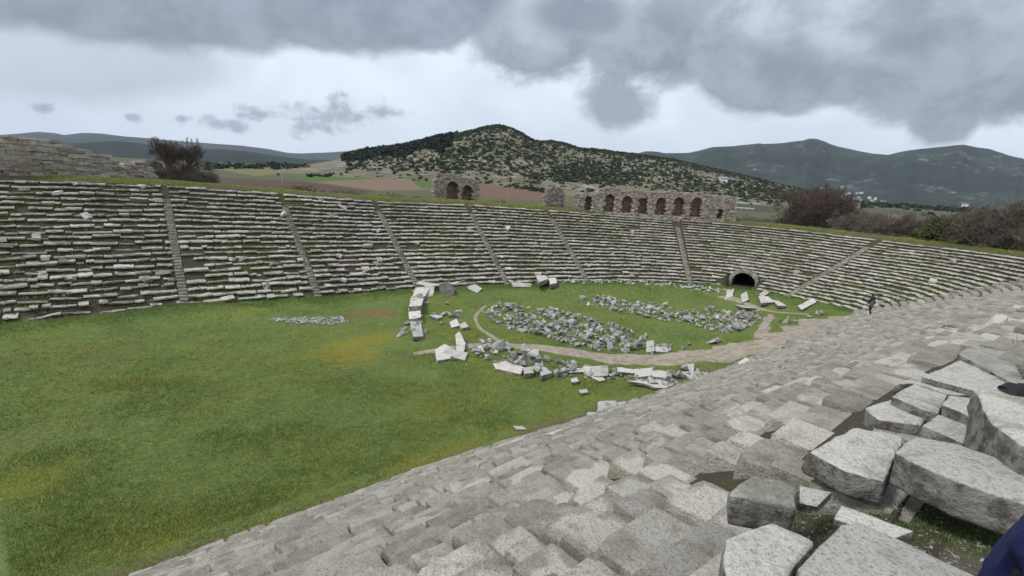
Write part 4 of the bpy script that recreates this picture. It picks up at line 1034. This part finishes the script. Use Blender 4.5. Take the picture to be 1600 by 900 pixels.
# arcade of niches
nb = [(.085+.0, .5, 1.5), (.215, .72, 1.75), (.315+.01, .72, 1.65), (.425, .72, 1.55, .8, 1), (.535, .72, 1.7), (.645+.0, .75, 1.85), (.755-.0, .78, 1.95)]
ruin_wall('arcade_ruin', 897, 327, 1145, 342, 76, 81, [(897, 302), (925, 300), (935, 295), (955, 291), (972, 298), (990, 295), (1008, 299), (1030, 300), (1045, 297), (1060, 302), (1085, 300), (1100, 304), (1143, 307), (1146, 318)],
          1.5, 'long ruined arcade of arched niches standing behind the curved far tiers', nb+[(.905, .42, .8, .9, 1)])
ruin_wall('niche_ruin', 677, 314, 747, 316, 74, 75.5, [(676, 292), (679, 271), (700, 271), (722, 276), (735, 277), (745, 283), (748, 300)], 1.6,
          'broken masonry pier with two tall reddish niches above the middle tiers', [(.39, .85, 1.95), (.72, .75, 1.6)])
ruin_wall('masonry_stump', 850, 324, 879, 326, 76, 76.6, [(849, 303), (855, 292), (870, 292), (876, 299), (880, 308)], 1.8, 'lone stump of rubble masonry left of the long arcade', mat=M_stump, bs=(.34, .2))
ruin_wall('perimeter_wall', -60, 272, 184, 281, 62, 67, [(-80, 212), (0, 213), (40, 214), (80, 221), (110, 229), (130, 236), (150, 241), (165, 243), (176, 250), (183, 262), (186, 275)], 2., 'high weathered ashlar wall topped with brown earth above the far tiers', bs=(.75, .27))
ruin_wall('wall_remnant', 186, 281, 240, 280, 70, 71, [(185, 263), (200, 254), (225, 253), (232, 262), (241, 276)], 1.6, 'low broken remnant of stone wall right of the high ashlar wall', bs=(.6, .22))

# ------------------------------------------------------------------ trees and shrubs
bare_tree('bare_tree', 272, 279, 74, 7.6, .85, 'slender leafless tree above the far tiers, right of the wall remnant', lean=.05, seed=5, r0_=.12, levels=6, trunks=3, low=.25)
bare_tree('bare_tree', 305, 281, 78, 4.6, 1.1, 'low rounded leafless tree touching the slender one', seed=6, trunks=3, r0_=.08, levels=4, low=.28)
bare_tree('bare_tree', 232, 279, 84, 5.5, 1., 'small leafless tree behind the wall remnant', seed=8, trunks=2, r0_=.08, levels=4, low=.28)
bare_tree('spreading_tree', 1278, 352, 95, 12., 1.25, 'wide leafless reddish brown tree behind the curved end of the tiers', seed=12, trunks=5, r0_=.15, levels=6, low=.22, twig_mat=simple('reddish_twigs', (.08, .058, .048), (.13, .098, .085), 1.5))
for k, (px, py, D, w_, h_, m_, lb) in enumerate([
    (250, 281, 84, 8, 4.6, M_darkbrush, 'dark brown thicket behind the slender leafless tree'),
    (296, 282, 82, 7, 4.8, M_darkbrush, 'dark brown thicket right behind the low rounded leafless tree'),
    (1278, 352, 99, 11, 7.2, M_darkbrush, 'dense dark brown thicket filling the crown of the wide leafless tree'),
    (318, 284, 84, 2.4, 2.0, M_olive, 'small olive green shrub right of the leafless trees'),
    (360, 290, 100, 9, 2.0, M_greybrush, 'grey scrub patch behind the far tiers, leftmost of its row'),
    (430, 296, 98, 9, 2.4, M_greybrush, 'grey-olive scrub patch behind the far tiers below the red field'),
    (480, 299, 92, 7, 2.8, M_olive, 'taller olive scrub behind the far tiers under the green field'),
    (545, 305, 95, 9, 2.4, M_greybrush, 'grey scrub patch behind the far tiers below the tan field'),
    (610, 308, 97, 9, 2.2, M_olive, 'olive scrub patch left of the two-niche pier'),
    (655, 312, 92, 6, 1.8, M_greybrush, 'grey scrub touching the left of the two-niche pier'),
    (775, 318, 95, 7, 1.8, M_olive, 'olive scrub between the two-niche pier and the stump'),
    (825, 322, 95, 6, 1.6, M_greybrush, 'grey scrub just left of the masonry stump'),
    (1165, 346, 93, 6, 1.6, M_greybrush, 'grey scrub at the right end of the arcade'),
    (1215, 350, 98, 7, 2.4, M_greybrush, 'grey scrub left of the wide reddish tree'),
    (1340, 356, 84, 7, 3.1, M_greybrush, 'grey-brown thicket right of the wide reddish tree'),
    (1385, 364, 76, 7, 3.2, M_greybrush, 'tall grey thicket behind the last stairway'),
    (1430, 372, 68, 6, 3.3, M_redbrush, 'reddish thicket behind the rubble at the curved end'),
    (1470, 378, 58, 5, 3.3, M_olive, 'olive green bush rising from the right-hand thickets'),
    (1500, 384, 53, 5.5, 3.4, M_olive, 'large olive bush beside the reddish thickets at right'),
    (1540, 388, 60, 7, 5., M_redbrush, 'reddish brown thicket behind the large olive bush'),
    (1590, 392, 58, 7, 5.2, M_redbrush, 'reddish brown thicket at the right edge of the view'),
    (1550, 402, 46, 5, 2.2, M_greybrush, 'dull brown bush low on the bank near the right edge'),
    (1600, 405, 42, 6, 2.6, M_greybrush, 'dull brown bush cut by the right edge of the view'),
    (1470, 330, 210, 9, 5., M_evergreen, 'dark evergreen tree far beyond the right-hand thickets'),
    (1630, 402, 40, 7, 3.4, M_redbrush, 'reddish bush just outside the right edge of the view')]):
    shrub('shrub', px, py, D, w_, h_, m_, lb, group='shrubs round the stadium bank', n=150, faces=34, leaf=.13)

# ------------------------------------------------------------------ far buildings and poles
M_plaster = simple('white_plaster', (.62, .62, .6), (.72, .72, .7), .5); M_tile = simple('roof_tile', (.28, .13, .09), (.34, .17, .12), .6); M_glass = simple('window_dark', (.04, .045, .05), (.05, .055, .06), 1.); M_grey = simple('grey_roof', (.3, .3, .31), (.38, .38, .38), .4)
def boxm(name, sx, sy, sz, loc, mat, parent, gable=0):
    bm = bmesh.new(); bmesh.ops.create_cube(bm, size=1.); bmesh.ops.scale(bm, vec=(sx, sy, sz), verts=bm.verts); bmesh.ops.translate(bm, vec=(0, 0, sz/2), verts=bm.verts)
    if gable:
        for v in bm.verts:
            if v.co.z > sz*.5: v.co.y *= .02
    me = bpy.data.meshes.new(name); bm.to_mesh(me); bm.free(); me.materials.append(mat); o = link(name, me, parent, loc); return o
def surf_at(RV, ts, PXs, px, py):
    u = np.argmin(np.abs(PXs-px)); col_ = RV[:, u, :][ts <= 1]; _, yy, _z = proj(col_); k = int(np.argmin(np.abs(yy-py))); return col_[k].copy()
def house(px, py, D, w_, h_, label, roof=M_tile, yaw=0., group=None, cat='house', n_w=3, on=None):
    P = at_dist(px, py, D) if on is None else surf_at(*on, px, py)
    if on is not None: P[2] += .3
    e = empty('house', P, label, cat, group); e.rotation_euler = (0, 0, yaw-math.atan2(P[0], P[1]))
    boxm('wall', w_, w_*.7, h_+3, (0, 0, -3), M_plaster, e)
    boxm('roof', w_*1.1, w_*.8, h_*.35, (0, 0, h_), roof, e, 1)
    for k in range(n_w): boxm('window', w_*.12, .12, h_*.3, (-w_*.35+k*w_*.7/max(n_w-1, 1), -w_*.35-.03, h_*.4), M_glass, e)
    return e
house(1133, 283, 560, 9, 3.4, 'white house alone on the right slope of the central hill', M_grey, .3, on=(hillV, hill_t, hill_px))
house(565, 252, 1000, 11, 3.5, 'pale farmhouse on the green rise left of the central hill', M_grey, .2)
house(237+200, 262, 700, 4, 2.5, 'tiny white hut among the green fields at left', M_grey)
for k in range(34):
    px = random.gauss(1358, 24); py = 313+(px-1358)*.25+random.gauss(0, 5)
    house(px, py, 0, random.uniform(9, 20), random.uniform(5, 9), 'small pale house in the village at the mountain foot', random.choice((M_tile, M_grey, M_grey)), random.uniform(-.8, .8), 'village houses', n_w=2, on=MR)
for (px, py, lb) in ((1405, 326, 'white village house standing apart to the right of the others'), (1424, 331, 'second lone village house further right among dark trees'), (1508, 321, 'long white shed on the pale clearing at right'), (1590, 333, 'low house near the right edge among brown trees')):
    house(px, py, 1300, 9, 3, lb, M_tile, .2)
for (px, py, D, lb) in ((1162, 329, 330, 'long low shed roof seen right of the arcade'), (1170, 322, 480, 'white greenhouse beyond the right end of the arcade')):
    house(px, py, D, D*.03, D*.004, lb, M_grey, 0, cat='shed')
def pole(px, py, D, ht, label):
    P = at_dist(px, py, D); P[2] = min(P[2], h1(P[0], P[1])+float(rise_at(P[0], P[1]))); e = empty('utility_pole', P, label, 'utility pole', 'utility poles behind the far tiers')
    bm = bmesh.new(); tube(bm, [Vector((0, 0, -1)), Vector((0, 0, ht))], [.14, .09], 7); me = bpy.data.meshes.new('post'); bm.to_mesh(me); bm.free(); me.materials.append(M_grey); link('post', me, e)
    boxm('crossarm', 1.3, .1, .12, (0, 0, ht-.5), M_bark, e)
pole(441, 292, 170, 9.5, 'grey utility pole in front of the red field, left of the other'); pole(602, 303, 170, 9., 'grey utility pole left of the two-niche pier')
pole(793, 312, 230, 7.5, 'grey utility pole right of the two-niche pier')

# ------------------------------------------------------------------ people
def fabric(name, c, c2=None):
    s = NT(name); p = s.pos(True); n = s.noise(p, 9, 5, .6); s.col(s.mix(n, c, c2 or tuple(v*1.6 for v in c))); s.bump(s.math('ADD', s.noise(p, 14, 3), s.math('MULTIPLY', s.noise(p, 300, 2), .2)), .5, .02); s.b.inputs['Roughness'].default_value = .7; return s.m
M_navy = fabric('navy_cloth', (.012, .016, .06)); M_blackc = fabric('black_cloth', (.022, .022, .025)); M_greyc = fabric('grey_cloth', (.13, .13, .16)); M_skin = fabric('skin', (.42, .24, .17), (.46, .27, .2)); M_hair = fabric('hair', (.02, .015, .012))
def skin_mesh(name, nodes, edges, mat, parent, sub=2):
    me = bpy.data.meshes.new(name); me.from_pydata([n[:3] for n in nodes], edges, []); me.update()
    o = bpy.data.objects.new(name, me); COL.objects.link(o)
    md = o.modifiers.new('skin', 'SKIN')
    for sv, nd in zip(me.skin_vertices[0].data if me.skin_vertices else [], nodes): pass
    if not me.skin_vertices:
        bm = bmesh.new(); bm.from_mesh(me); bm.verts.layers.skin.verify(); bm.to_mesh(me); bm.free()
    for k, nd in enumerate(nodes):
        r_ = nd[3] if isinstance(nd[3], tuple) else (nd[3], nd[3]); me.skin_vertices[0].data[k].radius = r_; me.skin_vertices[0].data[k].use_root = (k == 0)
    sd = o.modifiers.new('sub', 'SUBSURF'); sd.levels = sub; sd.render_levels = sub
    bpy.context.view_layer.update()
    ev = o.evaluated_get(bpy.context.evaluated_depsgraph_get()); m2 = bpy.data.meshes.new_from_object(ev)
    bpy.data.objects.remove(o); m2.name = name; m2.materials.clear(); m2.materials.append(mat)
    for p_ in m2.polygons: p_.use_smooth = True
    return link(name, m2, parent)
def head(parent, c, r_, hat=None, face=0.):
    """head with face, ears, hair; looks along local +Y rotated by face"""
    e = Matrix.Rotation(face, 3, 'Z')
    bm = bmesh.new(); bmesh.ops.create_icosphere(bm, subdivisions=4, radius=1.)
    for v in bm.verts:
        x, y, z = v.co; jaw = 1-.22*max(0, -z); k = Vector((x*.78*jaw, y*.95*(1-.12*max(0, -z)), z*1.18))
        if y > .5: k.y += .20*math.exp(-((x/.13)**2+((z+.08)/.22)**2)); k.y -= .10*math.exp(-(((abs(x)-.32)/.14)**2+((z-.12)/.1)**2)); k.y += .05*math.exp(-((x/.25)**2+((z+.48)/.06)**2))
        k += Vector((math.copysign(.10, x), 0, 0))*math.exp(-(((abs(x)-.98)/.12)**2+((y+.02)/.16)**2+(z/.2)**2)); v.co = (e @ k)*r_+Vector(c)
    me = bpy.data.meshes.new('head'); bm.to_mesh(me); bm.free(); me.materials.append(M_skin); [setattr(p_, 'use_smooth', True) for p_ in me.polygons]; link('head', me, parent)
    bm = bmesh.new(); bmesh.ops.create_icosphere(bm, subdivisions=3, radius=1.08)
    bmesh.ops.delete(bm, geom=[v for v in bm.verts if v.co.z < -.35 or (v.co.y > .35 and v.co.z < .55)], context='VERTS')
    for v in bm.verts: v.co = (e @ Vector((v.co.x*.82, v.co.y, v.co.z*1.18)))*r_+Vector(c)
    me = bpy.data.meshes.new('hair'); bm.to_mesh(me); bm.free(); me.materials.append(M_hair); [setattr(p_, 'use_smooth', True) for p_ in me.polygons]; link('hair', me, parent)
def finger_hand(parent, wrist, direction, side, s=1.):
    d = Vector(direction).normalized(); sd = Vector(side).normalized(); nodes = [(*wrist, .026*s)]; edges = []
    palm = Vector(wrist)+d*.055*s; nodes.append((*palm, (.040*s, .018*s))); edges.append((0, 1))
    up = d.cross(sd)
    for k, (o_, L) in enumerate(((-.03, .068), (-.011, .078), (.009, .074), (.028, .058))):
        b = palm+d*.03*s+sd*o_*s; n0 = len(nodes)
        nodes += [(*b, .0095*s), (*(b+d*L*.5*s+up*.008), .0085*s), (*(b+d*L*.9*s+up*.028), .0075*s)]; edges += [(1, n0), (n0, n0+1), (n0+1, n0+2)]
    b = Vector(wrist)+d*.03*s-sd*.032*s; n0 = len(nodes); nodes += [(*b, .012*s), (*(b+d*.03*s-sd*.022*s+up*.01), .010*s), (*(b+d*.058*s-sd*.025*s+up*.02), .0085*s)]; edges += [(0, n0), (n0, n0+1), (n0+1, n0+2)]
    skin_mesh('hand', nodes, edges, M_skin, parent, 2)
def walker():
    P = G(1358, 494); e = empty('person', P, 'person in a dark coat walking along the dirt path toward the far tiers', 'person'); e.rotation_euler = (0, 0, .25)
    N = [(0, 0, .95, .15), (0, -.01, 1.15, (.155, .13)), (0, .0, 1.38, (.20, .13)), (0, .02, 1.50, .07), (0, .03, 1.58, .06), (.19, 0, 1.42, .075), (.25, -.05, 1.15, .058), (.24, .04, .90, .042), (-.19, 0, 1.42, .075), (-.25, .04, 1.15, .058), (-.22, .16, .95, .042),
         (.09, 0, .88, .11), (.10, .12, .50, .075), (.10, .02, .09, .05), (.10, .14, .05, .045), (-.09, 0, .88, .11), (-.10, -.04, .50, .075), (-.10, -.28, .13, .05), (-.10, -.18, .05, .045)]
    E_ = [(0, 1), (1, 2), (2, 3), (3, 4), (2, 5), (5, 6), (6, 7), (2, 8), (8, 9), (9, 10), (0, 11), (11, 12), (12, 13), (13, 14), (0, 15), (15, 16), (16, 17), (17, 18)]
    skin_mesh('body', N, E_, M_blackc, e)
    C_ = [(0, 0, .72, (.21, .17)), (0, 0, 1.0, (.19, .15)), (0, 0, 1.25, (.20, .15)), (0, .0, 1.44, (.17, .11))]
    skin_mesh('coat', C_, [(0, 1), (1, 2), (2, 3)], M_greyc, e, 2)
    head(e, (0, .05, 1.68), .105, face=0.)
    finger_hand(e, (.24, .05, .88), (0, .1, -1), (0, 1, 0)); finger_hand(e, (-.22, .18, .92), (0, .3, -1), (0, 1, 0))
walker()
def seated(name_label, at_, yaw, m_top, m_leg, cap=True, face=0.):
    """person sitting: pelvis on the stone, knees forward, forearms on the thighs"""
    e = empty('person', at_, name_label, 'person'); e.rotation_euler = (0, 0, yaw)
    N = [(0, 0, .46, .16), (0, .02, .66, (.17, .13)), (0, .07, .88, (.20, .13)), (0, .11, 1.0, .075), (0, .14, 1.06, .06), (.20, .07, .92, .082), (.27, .14, .66, .065), (.19, .36, .58, .05), (-.20, .07, .92, .082), (-.27, .14, .66, .065), (-.19, .36, .58, .05),
         (.11, .05, .44, .12), (.14, .46, .48, .085), (.13, .50, .08, .055), (.13, .64, .04, .045), (-.11, .05, .44, .12), (-.14, .46, .48, .085), (-.13, .50, .08, .055), (-.13, .64, .04, .045)]
    E_ = [(0, 1), (1, 2), (2, 3), (3, 4), (2, 5), (5, 6), (6, 7), (2, 8), (8, 9), (9, 10), (0, 11), (11, 12), (12, 13), (13, 14), (0, 15), (15, 16), (16, 17), (17, 18)]
    skin_mesh('body', N, E_, m_leg, e, 2)
    J = [(0, 0, .44, (.185, .15)), (0, .02, .66, (.19, .15)), (0, .07, .90, (.215, .15)), (0, .10, 1.0, .095), (.21, .07, .93, .098), (.285, .14, .66, .082), (.195, .37, .59, .062), (-.21, .07, .93, .098), (-.285, .14, .66, .082), (-.195, .37, .59, .062)]
    jk = skin_mesh('jacket', J, [(0, 1), (1, 2), (2, 3), (2, 4), (4, 5), (5, 6), (2, 7), (7, 8), (8, 9)], m_top, e, 4)
    for v in jk.data.vertices:
        q = v.co; v.co = q+v.normal*(.016*noise.ridged_multi_fractal(Vector((q.x*5, q.y*5, q.z*9)), 1., 2., 3, 1., 2.)-.02)
    head(e, (0, .17, 1.19), .11, face=face)
    if cap:
        bm = bmesh.new(); bmesh.ops.create_icosphere(bm, subdivisions=3, radius=1.); bmesh.ops.delete(bm, geom=[v for v in bm.verts if v.co.z < .1], context='VERTS')
        for v in bm.verts: v.co = Vector((v.co.x*.105, v.co.y*.125+.17, v.co.z*.125+1.215))
        r_ = [bm.verts.new((math.cos(t)*.085, .25+math.sin(t)*.125, 1.235-.02*math.sin(t))) for t in np.linspace(0, math.pi, 9)]; f = bm.faces.new(r_)
        ex = bmesh.ops.extrude_face_region(bm, geom=[f]); bmesh.ops.translate(bm, vec=(0, 0, .012), verts=[g for g in ex['geom'] if isinstance(g, bmesh.types.BMVert)])
        rt = Matrix.Rotation(face, 3, 'Z'); cc = Vector((0, .17, 0))
        for v in bm.verts: v.co = rt @ (v.co-cc)+cc
        me = bpy.data.meshes.new('cap'); bm.to_mesh(me); bm.free(); me.materials.append(M_greyc); link('cap', me, e)
    finger_hand(e, (.185, .39, .585), (-.3, 1, -.1), (1, 0, 0)); finger_hand(e, (-.185, .39, .585), (.3, 1, -.1), (-1, 0, 0))
    return e
PZ = at_dist(1622, 560, 6.2); seated('person in black with a grey peaked cap seated at the right edge of the view', (PZ[0], PZ[1], h1(PZ[0], PZ[1])-.22), math.radians(172), M_blackc, M_blackc, face=math.radians(-80))
PZ = at_dist(1680, 855, 1.35); seated('person in a navy blue jacket, only a shoulder and sleeve in the bottom corner', (PZ[0], PZ[1], PZ[2]-.84), math.radians(-150), M_navy, M_blackc, cap=False)

# ------------------------------------------------------------------ haze, sky, sun
def haze():
    m = bpy.data.materials.new('haze_air'); m.use_nodes = True; t = m.node_tree; t.nodes.clear(); o = t.nodes.new('ShaderNodeOutputMaterial'); v = t.nodes.new('ShaderNodeVolumePrincipled')
    v.inputs['Color'].default_value = (.62, .72, .86, 1); v.inputs['Density'].default_value = 5e-5; v.inputs['Anisotropy'].default_value = .2; t.links.new(v.outputs[0], o.inputs['Volume'])
    bm = bmesh.new(); bmesh.ops.create_cube(bm, size=2.); 
    for q in bm.verts: q.co = Vector((q.co.x*11000, q.co.y*11000, -60 if q.co.z < 0 else 900))
    me = bpy.data.meshes.new('haze'); bm.to_mesh(me); bm.free(); me.materials.append(m); link('haze', me)['kind'] = 'stuff'
haze()
SUN_EL, SUN_AZ = 52, 250     # azimuth clockwise from +Y
w_ = bpy.data.worlds.new('World'); sc.world = w_; w_.use_nodes = True; T = w_.node_tree; T.nodes.clear()
class WN(NT):
    def __init__(s, t): s.t = t
s = WN(T); out = T.nodes.new('ShaderNodeOutputWorld'); bg = T.nodes.new('ShaderNodeBackground'); bg.inputs[1].default_value = .083
sky = T.nodes.new('ShaderNodeTexSky'); sky.sky_type = 'NISHITA'; sky.sun_disc = False; sky.sun_elevation = R(SUN_EL); sky.sun_rotation = R(SUN_AZ); sky.air_density = 1.5; sky.dust_density = 3.
tc = s.n('ShaderNodeTexCoord').outputs['Generated']
sep = s.n('ShaderNodeSeparateXYZ', ins={0: tc}); X, Y, Z = sep.outputs
azn = s.math('MULTIPLY', s.math('ARCTAN2', X, Y), 180/math.pi); eln = s.math('MULTIPLY', s.math('ARCSINE', Z), 180/math.pi)
# clouds live on a flat deck: project the direction on it for the texture
zz = s.math('MAXIMUM', s.math('ADD', Z, .10), .02)
deck = s.n('ShaderNodeCombineXYZ', ins={0: s.math('DIVIDE', X, zz), 1: s.math('DIVIDE', Y, zz), 2: 0.}).outputs[0]
sph = s.n('ShaderNodeCombineXYZ', ins={0: s.math('MULTIPLY', azn, .1), 1: s.math('MULTIPLY', eln, .16), 2: 0.}).outputs[0]
nA = s.noise(sph, .55, 9, .6, .3); nB = s.noise(deck, .9, 8, .62, .4); nC = s.noise(sph, 2.2, 7, .62, .2)
def azel(px, py):
    d = ray(px, py); d = d/np.linalg.norm(d); return math.degrees(math.atan2(d[0], d[1])), math.degrees(math.asin(d[2]))
def ell(px, py, rx, ry, rot=0., azs=None, els=None):
    azs = azs or azn; els = els or eln
    a, e = azel(px, py); q = R(rot); da = s.math('SUBTRACT', azs, a); de = s.math('SUBTRACT', els, e)
    u = s.math('ADD', s.math('MULTIPLY', da, math.cos(q)/rx), s.math('MULTIPLY', de, math.sin(q)/rx)); v = s.math('ADD', s.math('MULTIPLY', da, -math.sin(q)/ry), s.math('MULTIPLY', de, math.cos(q)/ry))
    return s.math('SUBTRACT', 1., s.math('SQRT', s.math('ADD', s.math('MULTIPLY', u, u), s.math('MULTIPLY', v, v))))
def mx(*a):
    r_ = a[0]
    for b in a[1:]: r_ = s.math('MAXIMUM', r_, b)
    return r_
iso = s.n('ShaderNodeCombineXYZ', ins={0: s.math('MULTIPLY', azn, .1), 1: s.math('MULTIPLY', eln, .13), 2: 0.}).outputs[0]
nF = s.noise(iso, 1.6, 12, .62, .25); nL = s.noise(iso, .8, 4, .5, .3); nG = s.noise(iso, 4.5, 10, .6, .2)
def ragged(f, k, lo, hi, nz=None): return s.step(s.math('ADD', f, s.math('MULTIPLY', s.math('SUBTRACT', nz or nF, .5), k)), lo, hi)
f1 = mx(ell(40, -150, 30, 8.9, 0), ell(430, -110, 24, 9.6, -3), ell(640, -60, 10., 8.0, -3))
m1 = ragged(f1, .35, -.02, .12)
f2 = mx(ell(1290, 60, 17, 6.7, -4), ell(1050, 40, 12, 6, 0), ell(1500, 90, 11, 5.6, 0), ell(840, 40, 8, 6, 0), ell(1600, 110, 8, 4.4, 0), ell(1210, 120, 8, 3.9, 0), ell(1480, 165, 3., 3.6, 0))
m2 = ragged(f2, 1.1, -.04, .28)
m3 = ragged(mx(ell(955, 165, 4.8, 3.3, 0), ell(900, 20, 5.5, 2.4, 0)), 1.5, -.05, .5)
m4 = ragged(mx(ell(530, 180, 5., 1.9, 8), ell(480, 195, 3.4, 1.3, 0), ell(405, 178, 2.8, .9, 0), ell(210, 183, .9, .5, 0), ell(60, 168, 1.4, .5, 0), ell(285, 185, 1.2, .4, 0), ell(350, 197, 3., .8, 0), ell(600, 176, 3.6, .8, 0)), 3.2, .0, .9, nG)
mL = ragged(ell(120, 90, 15, 4.5, 8), .5, 0., .5)
base = s.mix(s.step(nL, .3, .7), (6.6, 7.3, 8.4), (8.2, 8.95, 10.0))
hz_ = s.step(eln, 9., 1.); base = s.mix(s.math('MULTIPLY', hz_, .5), base, (7.6, 8.4, 9.6))
c = s.mix(s.math('MULTIPLY', mL, .55), base, (3.6, 4.1, 5.0))
lift = s.step(s.math('ADD', eln, s.math('MULTIPLY', s.math('SUBTRACT', nL, .5), 14.)), 11., 21.)
c2 = s.mix(lift, s.mix(s.step(nF, .35, .65), (2.0, 2.25, 2.8), (3.2, 3.6, 4.3)), s.mix(s.step(nF, .35, .65), (3.8, 4.2, 4.9), (6.0, 6.6, 7.5)))
c = s.mix(s.math('MULTIPLY', m2, .94), c, c2)
c = s.mix(s.math('MULTIPLY', m1, .95), c, s.mix(s.step(nF, .3, .7), (1.9, 2.15, 2.75), (3.1, 3.5, 4.3)))
c = s.mix(s.math('MULTIPLY', m3, .8), c, (2.1, 2.4, 3.05))
c = s.mix(s.math('MULTIPLY', m4, .72), c, (2.4, 2.8, 3.6))
# general broken overcast overhead, outside the frame
ov = s.math('MULTIPLY', s.step(eln, 20., 34.), 1.); c = s.mix(ov, c, s.mix(s.step(nB, .35, .65), (3.8, 4.2, 4.9), (7., 7.5, 8.2)))
fin = s.mix(.92, sky.outputs[0], c)
T.links.new(fin, bg.inputs[0]); T.links.new(bg.outputs[0], out.inputs[0])
sl = bpy.data.lights.new('sun', 'SUN'); sl.energy = 1.5; sl.angle = R(12); sl.color = (1, .97, .92); so = bpy.data.objects.new('sun', sl); COL.objects.link(so)
az_, el_ = R(SUN_AZ), R(SUN_EL); dirv = Vector((math.sin(az_)*math.cos(el_), math.cos(az_)*math.cos(el_), math.sin(el_))); so.rotation_euler = dirv.to_track_quat('Z', 'Y').to_euler()
sc.view_settings.view_transform = 'Standard'; sc.view_settings.look = 'None'; sc.view_settings.exposure = .62; sc.view_settings.gamma = 1
sc.render.engine = 'CYCLES'; sc.cycles.max_bounces = 5; sc.cycles.volume_bounces = 0; sc.cycles.use_denoising = True
